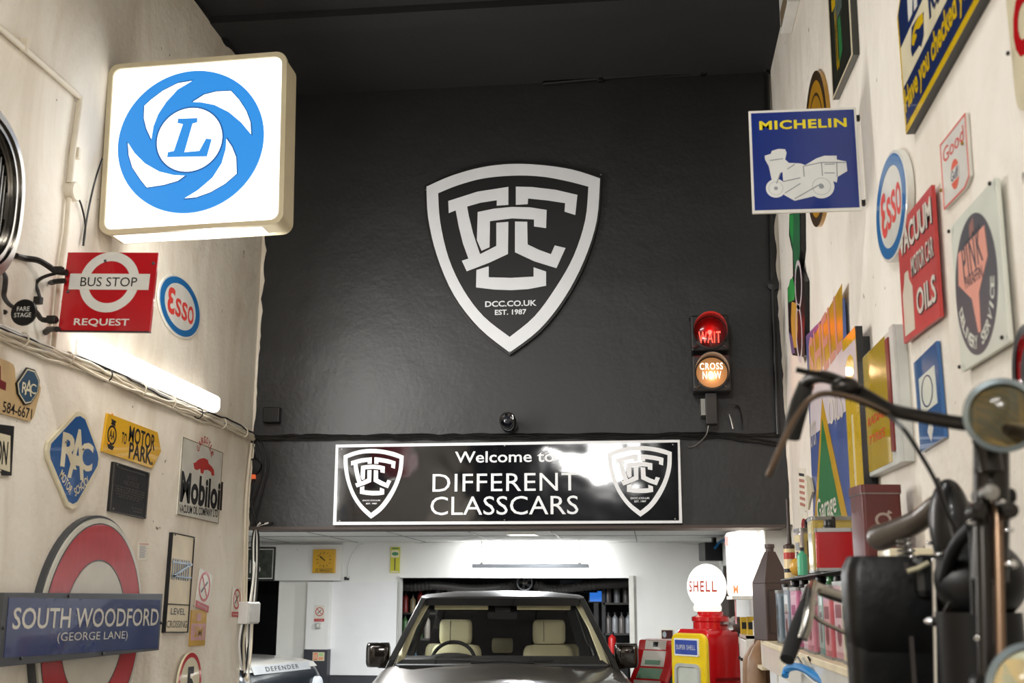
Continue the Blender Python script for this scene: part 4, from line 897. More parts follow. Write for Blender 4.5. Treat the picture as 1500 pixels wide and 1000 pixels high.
c = at(1, YF+1.1, 838, 857); t = thing('blue_crate', 'dark blue crate on the workshop\'s high shelf beside the monitor', 'crate', c); cr_ = MB(); cr_.band(rrect(-.16, -.1, .16, .1, .02), rrect(-.145, -.085, .145, .085, .015), -.06, .06, mat('crate_blue', '16323f', .4)); cr_.prism(rrect(-.15, -.09, .15, .09, .015), -.06, -.05, MATS['crate_blue']); cr_.build('body', t)
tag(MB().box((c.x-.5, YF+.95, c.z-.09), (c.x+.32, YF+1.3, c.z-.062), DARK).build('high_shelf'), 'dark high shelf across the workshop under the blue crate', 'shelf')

# speaker in the corner
c = at(1, 13.2, 1043, 808); t = thing('wall_speaker', 'black wedge speaker hanging in the far right corner of the ceiling', 'speaker', c, R(25))
MB().prism([(-.13, -.09), (.10, -.06), (.10, .08), (-.10, .13)], -.1, .1, BLK).build('cabinet', t, bevel=.01); MB(Matrix.Rotation(R(0), 4, 'X')).prism([(-.12, -.1), (.09, -.07), (.09, -.062), (-.12, -.092)], -.085, .085, mat('speaker_mesh', '1d1e20', .7)).build('grille', t)
MB().box((.02, 0, .08), (.06, .04, .3), IRON).build('bracket', t)
t = thing('blue_cable', 'blue cable draped from the ceiling to the corner speaker', 'cable', (XR2-.03, 12.6, CEIL2))
q = lambda x, y, yy: tuple(at(1, yy, x, y)); BLC = mat('blue_cable', '2a7fc0', .35)
rooted(t).tube(smooth_path([q(1072, 790, 12.4), q(1062, 790, 12.6), q(1056, 792, 12.9), q(1052, 796, 13.1), q(1047, 803, 13.1)]), .014, BLC, 8).build('cable', t, smooth=True)
t = thing('blue_hose', 'blue hose hanging at the right end of the bulkhead above the tall brown can', 'hose', (XR2, 8.5, 2.3))
rooted(t).tube(smooth_path([q(1128, 768, 8.5), q(1131, 790, 8.4), q(1133, 815, 8.35), q(1137, 850, 8.3), q(1138, 880, 8.3)]), .016, BLC, 8).build('hose', t, smooth=True)

# petrol pump with its globe
PR_ = R(-53); pc = at(1, 9.35, 1042, 915); t = thing('petrol_pump', 'yellow and red vintage petrol pump with dial window below a lit globe', 'petrol pump', (pc.x-.005, 9.35, 0), PR_)
TOPZ = 1.545
fr_ = lambda w, z0, z1, r: [(-w, z0), (w, z0)]+[(w-r+r*math.cos(R(a)), z1-r+r*math.sin(R(a))) for a in range(0, 91, 15)]+[(-w+r-r*math.sin(R(a)), z1-r+r*math.cos(R(a))) for a in range(0, 91, 15)]
Tz = Matrix(((1, 0, 0, 0), (0, 0, -1, 0), (0, 1, 0, 0), (0, 0, 0, 1)))      # local xy -> xz, z -> -y
MB(Tz).prism(fr_(.19, .12, TOPZ+.01, .06), -.19, .19, REDP).build('body', t, smooth=True, bevel=.01)
for s, nm in ((1, 'front_panel'), (-1, 'back_panel')):
    MB(Tz).prism(fr_(.205, .1, TOPZ-.02, .07), s*.19, s*.235, YELP).build(nm, t, bevel=.014, label='yellow pump panel')
MB().box((-.23, -.25, 0), (.23, .25, .12), BLK).build('plinth', t, bevel=.01)
MB().lathe([(.135, TOPZ), (.135, TOPZ+.06), (.145, TOPZ+.07), (.145, TOPZ+.10), (.10, TOPZ+.115), (.10, TOPZ+.14)], REDP, 28).build('neck', t, smooth=True)
pl = MB(Tz); pl.prism(rrect(-.15, 1.355, .14, 1.485, .008), .235, .245, WHT); nb = pl.build('name_plate', t, label='blue name plate in a white frame'); MB(Tz).prism(rrect(-.138, 1.367, .128, 1.473, .004), .245, .247, mat('pump_blue', '1f3f9a', .3)).build('plate_panel', nb)
tx = MB(Tz); tx.text('SUPER SHELL', (-.12, 1.403, .11, 1.437), .2485, WHT, .0, space=1.1); tx.build('lettering', nb)
dw = MB(Tz); dw.band(rrect(-.15, .75, .15, 1.30, .05), rrect(-.125, .775, .125, 1.275, .035), .225, .25, mat('window_rim_grey', 'b9bab6', .3, .3)); d_ = dw.build('dial_window', t, label='grey rimmed dial window')
MB(Tz).prism(rrect(-.127, .773, .127, 1.277, .03), .2355, .238, mat('dial_face', 'd8d9d2', .4)).build('dial_face', d_)
dm = MB(Tz); dm.band(ell(0, 1.03, .105, .105, 40, 0, 180)+[(-.105, .85), (.105, .85)], ell(0, 1.03, .085, .085, 40, 0, 180)+[(-.085, .87), (.085, .87)], .238, .2395, BLK)
for k in range(9): dm.text(str((k*5) % 10), (.095*math.cos(R(180-22.5*k))-.006, 1.03+.095*math.sin(R(180-22.5*k))-.007, .095*math.cos(R(180-22.5*k))+.006, 1.03+.095*math.sin(R(180-22.5*k))+.007), .2402, WHT)
dm.prism([(-.008, 1.0), (.008, 1.0), (.003, 1.09), (-.003, 1.09)], .239, .243, BLK); dm.prism(ell(0, 1.0, .022, .03, 20), .239, .244, BLK); dm.build('dial_marks', d_)
MB(Tz).prism(rrect(-.127, .773, .127, 1.277, .03), .247, .249, glass('thin_glass', (.95, .96, .95))).build('dial_glass', d_)
MB().box((.18, -.13, 1.18), (.20, .13, 1.20), mat('dark_red_trim', '7c1013', .3)).build('trim_strip', t); MB().box((.185, -.02, .9), (.2, .02, .93), BLK).build('keyhole', t)
# side hose
MB().tube([(.10, .0, TOPZ+.05), (.27, -.0, TOPZ+.05)], .018, STEEL, 10).build('hose_arm', t, smooth=True); MB(Matrix.Translation((.28, -.0, TOPZ+.05)) @ Matrix.Rotation(R(70), 4, 'X')).lathe([(.055, -.015), (.06, .0), (.055, .02), (.04, .022), (.0, .02)], STEEL, 24).build('sight_gauge', t, smooth=True)
MB().ball((.33, -.0, TOPZ+.045), .05, .05, .06, mat('brown_knuckle', '4a3a34', .4)).build('swivel', t, smooth=True)
MB().tube(smooth_path([(.34, 0, TOPZ+.02), (.35, 0, TOPZ-.1), (.36, 0, 1.1), (.34, .02, .6), (.27, .02, .35), (.22, .02, .5)]), .024, BLKM, 10).build('hose', t, smooth=True); MB().lathe([(.028, 0), (.028, .05)], CHROME, 14, Matrix.Translation((.345, 0, TOPZ-.09))).build('hose_collar', t, smooth=True)
g = thing('pump_globe', 'round lit white glass globe lettered in red on top of the petrol pump', 'globe', (t.location.x-.02, t.location.y, TOPZ+.14), R(-22))
GZ, rx, ry, rz = .19, .155, .135, .175
MB().lathe([(.09, 0), (.105, .005), (.11, .03), (.10, .055)], glow('globe_foot', 'fff0d8', 1.2), 28).build('foot', g, smooth=True)
MB().ball((0, 0, GZ), rx, ry, rz, glow('lit_globe_glass', 'fffaf2', 1.6), 40, 24).build('glass', g, smooth=True)
vs, fs = shape_text('SHELL', .018, 0, 1.2); xs = [v[0] for v in vs]; ys = [v[1] for v in vs]; out = []
for x, y in vs:
    X = ((x-min(xs))/(max(xs)-min(xs))-.5)*.22+.006; Z = ((y-min(ys))/(max(ys)-min(ys))-.5)*.085+.0
    out.append((X, -ry*max(.05, 1-(X/rx)**2-(Z/rz)**2)**.5-.017, GZ+Z))
MB().raw(out, fs, glow('lit_red_lettering', 'b8381f', .75)).build('lettering', g, label='red lettering')

# fruit machine
t = thing('fruit_machine', 'red and white vintage fruit machine beside the petrol pump', 'slot machine', (at(1, 10.3, 972, 930).x, 10.3, 0), R(-38))
Ts = Matrix(((0, 0, 1, 0), (1, 0, 0, 0), (0, 1, 0, 0), (0, 0, 0, 1)))       # local xy -> y,z ; z -> x
prof = [(-.20, .80), (-.24, 1.0), (-.24, 1.12), (-.17, 1.22), (-.12, 1.36), (-.10, 1.44), (.02, 1.45), (.10, 1.36), (.18, 1.2), (.2, .8)]
MB(Ts).prism(prof, -.19, .19, REDP).build('cabinet', t, bevel=.012)
for s in (-1, 1): MB(Ts).prism([(y*.86+.02, .82+(z-.8)*.92) for y, z in prof], s*.19, s*.2, mat('slate_side', '2c333d', .35)).build('side_panel', t, label='dark curved side panel')
def slope_panel(name, i, f0, f1, w, m, out=.004, parent=None):
    (ya, za), (yb, zb) = prof[i], prof[i+1]; d = Vector((yb-ya, zb-za)); n_ = Vector((-d.y, d.x)).normalized()
    p0, p1 = Vector((ya, za))+d*f0, Vector((ya, za))+d*f1; n_ = -n_ if n_.x > 0 else n_
    return MB(Ts).prism([tuple(p0-n_*.002), tuple(p1-n_*.002), tuple(p1+n_*out), tuple(p0+n_*out)], -w, w, m).build(name, parent or t)
slope_panel('front_panel', 0, .1, .95, .14, WHT); slope_panel('belly_panel', 1, .02, .98, .14, WHT); slope_panel('coin_tray', 1, .35, .7, .12, mat('machine_dark', '3a4250', .3), .008)
slope_panel('reel_window', 2, .1, .9, .12, mat('reel_green', '7fa890', .2, coat=.5), .006); slope_panel('award_panel', 3, .05, .95, .12, WHT); slope_panel('award_window', 3, .15, .4, .08, mat('reel_green', '7fa890'), .008); slope_panel('top_panel', 4, .05, .98, .11, WHT); slope_panel('top_badge', 4, .3, .8, .025, BLK, .008)
MB().tube([(.2, -.02, 1.05), (.27, -.02, 1.05), (.29, -.05, 1.3)], .012, CHROME, 10).build('pull_handle', t, smooth=True); MB().ball((.29, -.05, 1.32), .028, .028, .028, BLK).build('handle_knob', t, smooth=True)
MB().box((-.22, -.22, 0), (.22, .22, .8), mat('stand_red', '8e1216', .4)).build('stand', t, bevel=.01)
S = Sign('small_poster', 'small framed dark print on the far wall above the fruit machine', 'poster', YF, (968.5, 922), (986, 922), (986, 936), (968.5, 936), off=.012, rot=0)
S.part('backing', MB().prism(S.rect(), -.012, 0, CRM)); S.part('print', MB().prism(S.rect(.04, .05, .96, .95), 0, .001, mat('dark_red_print', '3c1214', .4))); S.part('emblem', MB().prism(ell(*S.f(.28, .5), S.W*.16, S.H*.32, 20), .001, .002, mat('print_grey', '9aa3a6', .4)))

# shelf, lit box and stores on the right wall of the far room
tag(MB().box((.565, 8.4, 1.775), (XR2, 9.02, 1.80), WHT).build('wall_shelf', bevel=.003), 'white wall shelf carrying the glowing box sign by the petrol pump', 'shelf')
t = thing('glowing_box_sign', 'bright glowing white box sign on a wall shelf right of the lit globe', 'sign', (.672, 8.70, 1.80), R(16))
MB().prism(rrect(-.085, -.15, .085, .15, .04), .0, .46, glow('lit_box_acrylic', 'fff6ea', 1.7)).build('body', t, bevel=.02)
Tf = Matrix(((0, 0, -1, -.086), (-1, 0, 0, 0), (0, 1, 0, 0), (0, 0, 0, 1)))
tx = MB(Tf); tx.text('M', (.02, .0+.015, .12, .075), .003, glow('lit_orange_print', 'd9772f', .9), .04); tx.prism([(-.12, .36), (-.06, .36), (-.06, .43), (-.12, .43)], .0, .003, glow('lit_rose_print', 'd98c80', .9)); tx.build('lettering', t)
l = bpy.data.lights.new('box_sign_lamp', 'AREA'); l.shape = 'RECTANGLE'; l.size = .4; l.size_y = .35; l.energy = 9; l.color = WARM; lo = bpy.data.objects.new('box_sign_lamp', l); COL.objects.link(lo); lo.location = (.69, 8.40, 2.03); lo.rotation_euler = (R(90), 0, 0)
t = thing('store_shelf', 'cream shelf unit with white drawers under the glowing box sign', 'shelf', (.70, 8.67, 0))
for z in (1.53, 1.15): MB().box((-.055, -.33, z-.02), (.1, .33, z), WHT).build('shelf', t)
for y in (-.315, .315): MB().box((-.055, y-.015, 0), (.1, y+.015, 1.53), WHT).build('upright', t)
for y in (-.2, 0, .2):
    dr_ = MB().box((-.06, y-.095, 1.16), (.1, y+.095, 1.50), mat('drawer_white', 'd9d6cf', .45)).build('drawer', t, bevel=.006); MB().box((-.075, y-.03, 1.35), (-.06, y+.03, 1.37), BLK).build('handle', dr_)
YC = mat('carton_yellow', 'c9a51a', .45)
for i, (y, w_, h, m) in enumerate(((8.41, .045, .13, YC), (8.55, .045, .10, mat('carton_white', 'd5d3cf', .5)), (8.70, .045, .125, YC), (8.88, .045, .12, YC))):
    t = thing('carton', ('yellow carton at the near end of the shelf under the glowing box sign', 'white carton between yellow cartons under the glowing box sign', 'middle yellow carton on the shelf under the glowing box sign', 'yellow carton at the far end of the shelf under the glowing box sign')[i], 'box', ((.772, .738, .706, .674)[i], y, 1.53), group='cartons under the box sign')
    MB().box((-.025, -w_, 0), (.025, w_, h), m).build('body', t, bevel=.003); MB().box((-.018, -w_-.001, h*.3), (.018, -w_, h*.7), BLK if m is YC else DGRY).build('print', t)
t = thing('hanging_strap', 'pink and white printed strip hanging below the white wall shelf', 'strip', (.60, 8.62, 1.775)); MB().box((-.003, -.035, -.17), (.003, .035, 0), mat('strip_pink', 'd99aa0', .5)).build('strip', t); MB().box((-.004, -.015, -.14), (-.003, .015, -.04), RED).build('print', t)
# dark bottle behind the globe
t = thing('dark_canister', 'tall dark canister on the wall behind the lit pump globe', 'canister', (.62, 9.85, 1.55)); MB().lathe([(.07, 0), (.07, .28), (.045, .36), (.03, .4), (.03, .5), (0, .5)], mat('canister_brown', '2c2523', .4), 18).build('body', t, smooth=True); MB().box((-.1, -.1, -.02), (.18, .1, 0), WHT).build('bracket_shelf', t)
# brown leather coat hung below
t = thing('leather_coat', 'old brown leather coat hanging on the wall under the tall brown can', 'coat', (.74, 8.02, .55))
LTH = mat('worn_tan_leather', '8a6b50', .5, var=.3, scale=5, bump=.4, bscale=14)
n, k_ = 28, 18; vs = []
for j in range(k_+1):
    v = j/k_; z = 1.0*(1-v); w_ = .03+.13*min(1, v*3.5)**.7+.03*v
    for i in range(n):
        a = 2*math.pi*i/n; fold = 1+.18*math.sin(a*5+v*4)*min(1, v*2)
        vs.append((math.cos(a)*w_*.55*fold, math.sin(a)*w_*fold, z))
fs = [(j*n+i, j*n+(i+1) % n, (j+1)*n+(i+1) % n, (j+1)*n+i) for j in range(k_) for i in range(n)]+[tuple(range(n))]
MB().raw(vs, fs, LTH).build('body', t, smooth=True)
for s in (-1, 1): MB().tube(smooth_path([(-.02, s*.09, .93), (-.07, s*.17, .84), (-.08, s*.2, .6), (-.06, s*.19, .3)]), [.05]*5+[.06]*5+[.055]*5+[.05], LTH, 12).build('sleeve', t, smooth=True)
MB().tube([(0, 0, .98), (.05, 0, 1.02), (.08, 0, 1.0)], .01, IRON, 6).build('peg', t)
for i, (y, z) in enumerate(((7.9, 1.545), (8.2, 1.545))): pass

# ================================================================== things on the right wall
def rq(*q): return q
# tall dark sign, top right
S = Sign('tall_panel_sign', 'tall dark sign with green panel running up the right wall above the blue square sign', 'sign', 'R', (1208, -110), (1236, -205), (1247, 76), (1220, 155), off=.03)
S.part('board', MB().prism(S.rect(), -.03, 0, mat('olive_black', '24261d', .35, coat=.4)), bevel=.003); S.part('edge', MB().band(S.rect(), S.rect(.04, .012, .96, .988), 0, .002, CRM).band(S.rect(.04, .012, .96, .988), S.rect(.10, .03, .90, .97), 0, .001, BLK))
g = MB(); g.prism([S.px(*q) for q in [(1227, 30), (1230.5, 22), (1234, 72), (1230, 92)]], 0, .001, GRN); g.prism([S.px(*q) for q in [(1220, -10), (1232, -42), (1233, 10), (1223, 38)]], 0, .001, mat('slate_print', '4d5a55', .4)); g.prism([S.px(*q) for q in [(1218, 2), (1223, -8), (1224, 8), (1219, 18)]], 0, .0015, YEL); S.part('panel', g, label='green, yellow and slate panels')
tx = MB(); tx.text('SERVICE', (*S.px(1225, 85)[:1], 0, 0, 0), .0, YEL) if False else None
c = S.px(1227, 56); tx.text('OIL', (c[0]-.05, c[1]-.15, c[0]+.02, c[1]+.15), .002, YEL, 0, 0, 0)
S.part('lettering', tx)
# gold disc
S = Sign('gold_disc_sign', 'round gold sign with dark rim half hidden behind the blue square sign', 'sign', 'R', off=.02, cen=(1195, 219), W=.83, H=.83)
S.part('disc', MB().prism(ell(0, .415, .415, .415, 60), -.02, 0, mat('gold_enamel', 'b8861c', .35, coat=.3, var=.15))); S.part('rim', MB().band(ell(0, .415, .415, .415, 60), ell(0, .415, .365, .365, 60), 0, .002, mat('rim_dark_brown', '3a2a16', .4))); S.part('ring', MB().band(ell(0, .415, .30, .30, 60), ell(0, .415, .285, .285, 60), 0, .001, MATS['rim_dark_brown']))
tx = MB(); tx.arc_text('MOTOR', (0, .415), .33, 140, 40, .05, .05, .001, MATS['rim_dark_brown']) if False else tx.prism(ell(0, .415, .12, .16, 24), 0, .001, MATS['rim_dark_brown']); S.part('emblem', tx)

# blue square sign at right angles to the wall
YM = 4.85
S = Sign('hanging_square_sign', 'blue square hanging sign with white motorcycle and yellow word along the top', 'sign', YM, (1096.3, 162), (1253.5, 157), (1263.4, 308), (1102.5, 313))
S.part('plate', MB().prism(S.rect(), -.012, 0, WHT), bevel=.002); S.part('field', MB().prism(S.rect(.022, .025, .978, .97), 0, .0008, BLUM), label='blue field')
tx = MB(); tx.text('MICHELIN', S.fb(.095, .105, .905, .195), .0016, mat('tyre_yellow', 'e3cf1f', .35), .035, 0, 0, 1.12); S.part('lettering', tx, label='yellow lettering')
BW, BLN = mat('drawing_white', 'd9dad7', .35), mat('drawing_line', '8d9296', .5)
g = MB(); gx = lambda x, y: S.px(1080+x/3.571, y/3.571) if y < 1001 else None
zz = lambda x, y: S.px(1080+x/3.571, y/3.571)
wheel = lambda cx_, cy_, r_: (g.prism(ell(*zz(cx_, cy_), r_, r_, 40), 0, .0016, BW), g.band(ell(*zz(cx_, cy_), r_*.72, r_*.72, 36), ell(*zz(cx_, cy_), r_*.69, r_*.69, 36), 0, .002, BLN), g.prism(ell(*zz(cx_, cy_), r_*.2, r_*.2, 16), 0, .002, BLN))
pw = S.W/157
wheel(202, 985, 14.5*pw); wheel(440, 975, 18.5*pw)
g.prism([zz(*q) for q in [(143, 815), (175, 805), (180, 790), (215, 779), (250, 781), (258, 800), (250, 835), (268, 850), (262, 885), (225, 905), (205, 960), (185, 965), (165, 870), (145, 835)]], 0, .0018, BW)     # fairing and lamp
g.prism([zz(*q) for q in [(235, 880), (262, 852), (330, 855), (400, 880), (470, 905), (505, 945), (470, 1010), (300, 1050), (245, 1020), (240, 950)]], 0, .0017, BW)   # tank and engine
g.prism([zz(*q) for q in [(345, 870), (415, 828), (455, 815), (520, 815), (520, 835), (570, 845), (575, 895), (525, 925), (520, 955), (450, 925), (350, 925)]], 0, .0019, BW)  # luggage box
ln_ = lambda a, b, w_=.0022: g.prism((lambda A, B, N: [tuple(A+N), tuple(B+N), tuple(B-N), tuple(A-N)])(Vector(zz(*a)), Vector(zz(*b)), (lambda d: Vector((-d.y, d.x)).normalized()*w_)(Vector(zz(*b))-Vector(zz(*a)))), 0, .0023, BLN)
for a, b in (((345, 870), (440, 850)), ((440, 850), (570, 850)), ((440, 850), (445, 920)), ((520, 850), (522, 925)), ((455, 860), (510, 858)), ((455, 905), (510, 905)), ((240, 950), (330, 930)), ((300, 1040), (440, 960)), ((262, 885), (300, 860)), ((205, 960), (225, 905)), ((350, 925), (345, 870)), ((250, 1010), (330, 960)), ((170, 840), (240, 830))): ln_(a, b)
S.part('motorcycle_picture', g, label='white line drawn motorcycle with luggage box')
MB().box((S.W/2-.02, S.H*.88, -.03), (S.W/2+.035, S.H*.93, -.012), IRON).build('bracket', S.root); MB().box((S.W/2-.02, S.H*.06, -.03), (S.W/2+.02, S.H*.11, -.012), IRON).build('bracket', S.root)

# green painted cut-out near the corner
S = Sign('painted_cutout', 'green and yellow painted cut-out board on the right wall near the corner', 'cutout', 'R', (1155, 318), (1177, 300), (1180, 520), (1160, 528), off=.03, rot=0)
u = lambda x, y: S.px(1100+x*.27, 250+y*.27)
GR = mat('cutout_green', '2f9a4a', .35, var=.25); DG = mat('cutout_dark_green', '2c6a45', .4, var=.3)
edge_ = [(208, 235), (270, 222), (272, 430), (262, 520), (290, 600), (292, 1000), (285, 1010), (225, 1000), (205, 880), (198, 640), (228, 570), (226, 440), (206, 350)]
S.part('board', MB().prism([u(*q) for q in edge_], -.025, 0, BLK))
S.part('green_figure', MB().prism([u(*q) for q in [(210, 238), (264, 230), (266, 430), (258, 520), (238, 560), (230, 440), (212, 345)]], 0, .001, DG).prism([u(*q) for q in [(228, 580), (240, 640), (236, 700), (205, 715), (200, 650), (214, 590)]], 0, .0014, GR).prism([u(*q) for q in [(210, 238), (232, 236), (228, 400), (212, 330)]], 0, .0014, GR), label='green painted patches')
S.part('yellow_figure', MB().prism([u(*q) for q in [(222, 710), (252, 720), (254, 860), (248, 960), (226, 960), (218, 800)]], 0, .0012, mat('cutout_ochre', 'c49a3c', .4)).prism([u(*q) for q in [(205, 870), (225, 900), (240, 990), (222, 990)]], 0, .0014, mat('cutout_violet', '6d5a86', .4)), label='ochre and violet patches')
S.part('wheel', MB().band(ell(*u(258, 620), .16, .125*1.2, 30), ell(*u(258, 620), .13, .1*1.2, 30), 0, .002, PALE).band(ell(*u(262, 880), .14, .15*1.2, 30), ell(*u(262, 880), .11, .12*1.2, 30), 0, .002, PALE), label='pale painted wheels')

# long blue and yellow oil sign
A, Tp = at(0, XR-.03, 1327.5, 197), at(0, XR-.03, 1316, 14); Hs = Tp.z-A.z; Ws = 1.75
S = Sign('long_oil_sign', 'long blue and cream sign with yellow edge asking Have you checked your', 'sign', 'R', off=.03, cen=(XR, A.y-Ws/2, A.z+Hs/2), W=Ws, H=Hs)
ch = .05; ol = [(-Ws/2, 0), (Ws/2, 0), (Ws/2, Hs), (-Ws/2+ch, Hs+.06), (-Ws/2, Hs)] ; ol = [(-Ws/2, 0), (Ws/2, 0), (Ws/2, Hs+.05), (-Ws/2+.1, Hs+.05), (-Ws/2, Hs-.02)]
S.part('board', MB().prism(ol, -.03, 0, BLK)); S.part('edge', MB().prism(ol, 0, .001, YEL), label='yellow edge')
f2 = lambda y: Hs*(1-y)
e_ = .022
S.part('lower_band', MB().prism([(-Ws/2+e_, f2(.945)), (Ws/2-e_, f2(.945)), (Ws/2-e_, f2(.645)), (-Ws/2+e_, f2(.645))], .001, .002, DKBL), label='navy band'); S.part('middle_band', MB().prism([(-Ws/2+e_, f2(.645)), (Ws/2-e_, f2(.645)), (Ws/2-e_, f2(.32)), (-Ws/2+e_, f2(.32))], .001, .002, CRM), label='cream band')
S.part('upper_band', MB().prism([(-Ws/2+e_, f2(.32)), (Ws/2-e_, f2(.32)), (Ws/2-e_, Hs+.03), (-Ws/2+.1, Hs+.03), (-Ws/2+e_, Hs-.02)], .001, .002, DKBL), label='navy band')
x0 = S.px(1327, 165)[0]; x1 = S.px(1412, 14)[0]; full = (x1-x0)*21/17.6
tx = MB(); tx.text('Have you checked your', (x0+.012, f2(.915), x0+full, f2(.675)), .003, YEL, .03)
r6 = lambda x, y: S.px(1300+x/5, y/5)
tx.prism([r6(*q) for q in [(150, -20), (175, -70), (190, -70), (186, 100), (160, 160)]], .002, .003, WHT); tx.prism([r6(*q) for q in [(196, -60), (218, -100), (222, 45), (200, 82)]], .002, .003, WHT)
for q4 in ([(305, -10), (318, -40), (327, 120), (316, 142)], [(318, -20), (330, -45), (352, 30), (342, 60)], [(352, 40), (372, -40), (384, -60), (352, 70)], [(368, -50), (384, -80), (388, 0), (374, 30)]): tx.prism([r6(*q) for q in q4], .003, .004, DKBL)
S.part('lettering', tx)
S.part('emblem', MB().prism([r6(*q) for q in [(270, 85), (272, 260), (262, 300), (252, 345), (240, 330), (188, 415), (178, 370), (183, 200), (225, 130)]], .002, .003, DKBL).prism([r6(*q) for q in [(265, 92), (270, 160), (240, 210), (215, 215), (203, 255), (217, 245), (222, 265), (200, 335), (187, 328), (190, 260), (205, 190), (230, 130)]], .003, .004, YEL), label='yellow and navy swoosh emblem')

# cream sign with a red capital at the frame's right
Bt = at(0, XR-.02, 1492, 171); A = at(0, XR-.02, 1481.5, 90); 
S = Sign('rounded_cream_sign', 'cream sign with rounded corners and a red letter C at the right wall\'s near end', 'sign', 'R', off=.02, cen=(XR, A.y-.35, Bt.z+.19), W=.7, H=.38)
S.part('plate', MB().prism(rrect(-.35, 0, .35, .38, .06), -.015, 0, CRM), bevel=.003)
tx = MB(); tx.text('C', (-.315, .12, -.18, .29), .001, REDP, .05); tx.text('AR', (-.16, .12, .1, .29), .001, REDP, .05) if False else None; S.part('lettering', tx, label='red lettering')
screws(S, ((.02, .55), (.95, .5)), IRON)

# small good-gulf plate
S = Sign('small_octagon_plate', 'small white plate with red edge and orange disc below the long navy sign', 'sign', 'R', (1377, 217), (1416, 158), (1418, 264), (1383.6, 312.7), off=.012)
ck = .12; oq = [S.f(*q) for q in [(ck*.3, 1), (1-ck, 1), (1, 1-ck*.4), (1, 0), (0, 0)]] if False else [S.f(*q) for q in [(0, 1), (.82, 1), (1, .90), (1, 0), (0, 0)]]
S.part('plate', MB().prism(oq, -.01, 0, mat('plate_white', 'd9d6cd', .35, coat=.2))); cq = Vector(S.f(.5, .5)); S.part('border', MB().band(oq, [tuple(cq+(Vector(v)-cq)*.95) for v in oq], 0, .001, ESR), label='red edge')
tx = MB(); tx.text('Good', S.fb(.10, .12, .90, .34), .001, ESR, .0); c = S.f(.5, .66); rr_ = S.H*.215
g = MB(); g.prism(ell(*c, rr_, rr_, 36), 0, .001, mat('disc_orange', 'd9593a', .4)); g.prism([(c[0]-rr_*1.05, c[1]-rr_*.42), (c[0]+rr_*1.05, c[1]-rr_*.42), (c[0]+rr_*1.05, c[1]+rr_*.42), (c[0]-rr_*1.05, c[1]+rr_*.42)], .001, .0015, MATS['plate_white']); S.part('disc', g, label='orange disc')
tx.text('Gulf', (c[0]-rr_*.92, c[1]-rr_*.35, c[0]+rr_*.92, c[1]+rr_*.35), .002, mat('ink_blue', '2a3a5c', .4), .01); S.part('lettering', tx)
screws(S, ((.06, .72), (.96, .42)), mat('brass_screw', '9a7a32', .4, .8))

oval_sign('oval_sign', 'thick white oval sign with blue rim and red lettering on the right wall', 'R', (1282, 318), (1329, 285), (1311, 208.6), (1298.6, 395.4), .028, .03, LET)

S = Sign('motor_oil_sign', 'faded red enamel motor car oils sign with white bottle', 'sign', 'R', (1317.4, 333), (1362.5, 270.5), (1377.6, 451), (1321.5, 514.7), off=.025)
S.part('plate', MB().prism(S.rect(), -.012, 0, VAC)); bt = MB(); bt.prism([S.f(*q) for q in [(.06, .95), (.06, .60), (.12, .52), (.15, .44), (.25, .44), (.27, .52), (.35, .60), (.35, .95)]], 0, .001, mat('bottle_print', 'cfc6b4', .4)); S.part('bottle_picture', bt)
tx = MB(); OW = mat('aged_print_white', 'd2c9bd', .4)
for st, b_, bo in (('VACUUM', (.05, .07, .97, .28), .03), ('MOTOR CAR', (.36, .37, .96, .53), .01), ('OILS', (.45, .66, .96, .87), .02)):
    b4 = S.fb(*b_); tx.text(st, (b4[0]+.006, b4[1]-.006, b4[2]+.006, b4[3]-.006), .0012, BLK, bo); tx.text(st, b4, .0022, OW, bo)
S.part('lettering', tx)

S = Sign('paraffin_sign', 'pale grey plate with black oval and pink funnel reading pink paraffin delivery service', 'sign', 'R', (1392.7, 327), (1456.8, 266), (1480.5, 497), (1407.6, 548.6), off=.025)
S.part('plate', MB().prism(rrect(-S.W/2, 0, S.W/2, S.H, .012), -.012, 0, PLATE), bevel=.002)
pc_ = S.px(1429, 416); rxx = abs(S.px(1399, 430)[0]-S.px(1460, 400)[0])/2; ryy = abs(S.px(1429, 310)[1]-S.px(1436, 521)[1])/2
S.part('oval', MB().prism(ell(*pc_, rxx, ryy, 56), 0, .001, DGRY), label='black oval')
u6 = lambda x, y: S.px(1100+x*.27, 250+y*.27)
S.part('funnel', MB().prism([u6(*q) for q in [(1127, 450), (1268, 295), (1287, 460), (1240, 660), (1250, 870), (1238, 880), (1202, 695), (1130, 622)]], .001, .002, PINK).prism([u6(*q) for q in [(1185, 300), (1205, 250), (1212, 320), (1190, 370)]], .001, .0016, mat('faded_brick', '8a5a50', .5)), label='pink funnel')
tx = MB(); S.along(tx, 'PINK', (1411.5, 388), (1438.5, 352.5), .11, .003, DGRY, .0, 1.12); S.along(tx, 'PARAFFIN', (1415, 415), (1440, 396), .035, .003, DGRY, 0)
tx.arc_text('DELIVERY', pc_, rxx*.80, 194, 264, ryy*.19, rxx*.145, .002, PLATE, True, .03, ry=ryy*.82); tx.arc_text('SERVICE', pc_, rxx*.80, 277, 354, ryy*.19, rxx*.145, .002, PLATE, True, .03, ry=ryy*.82); S.part('lettering', tx)
screws(S, ((.04, .04), (.96, .03), (.05, .97), (.95, .96)), IRON)

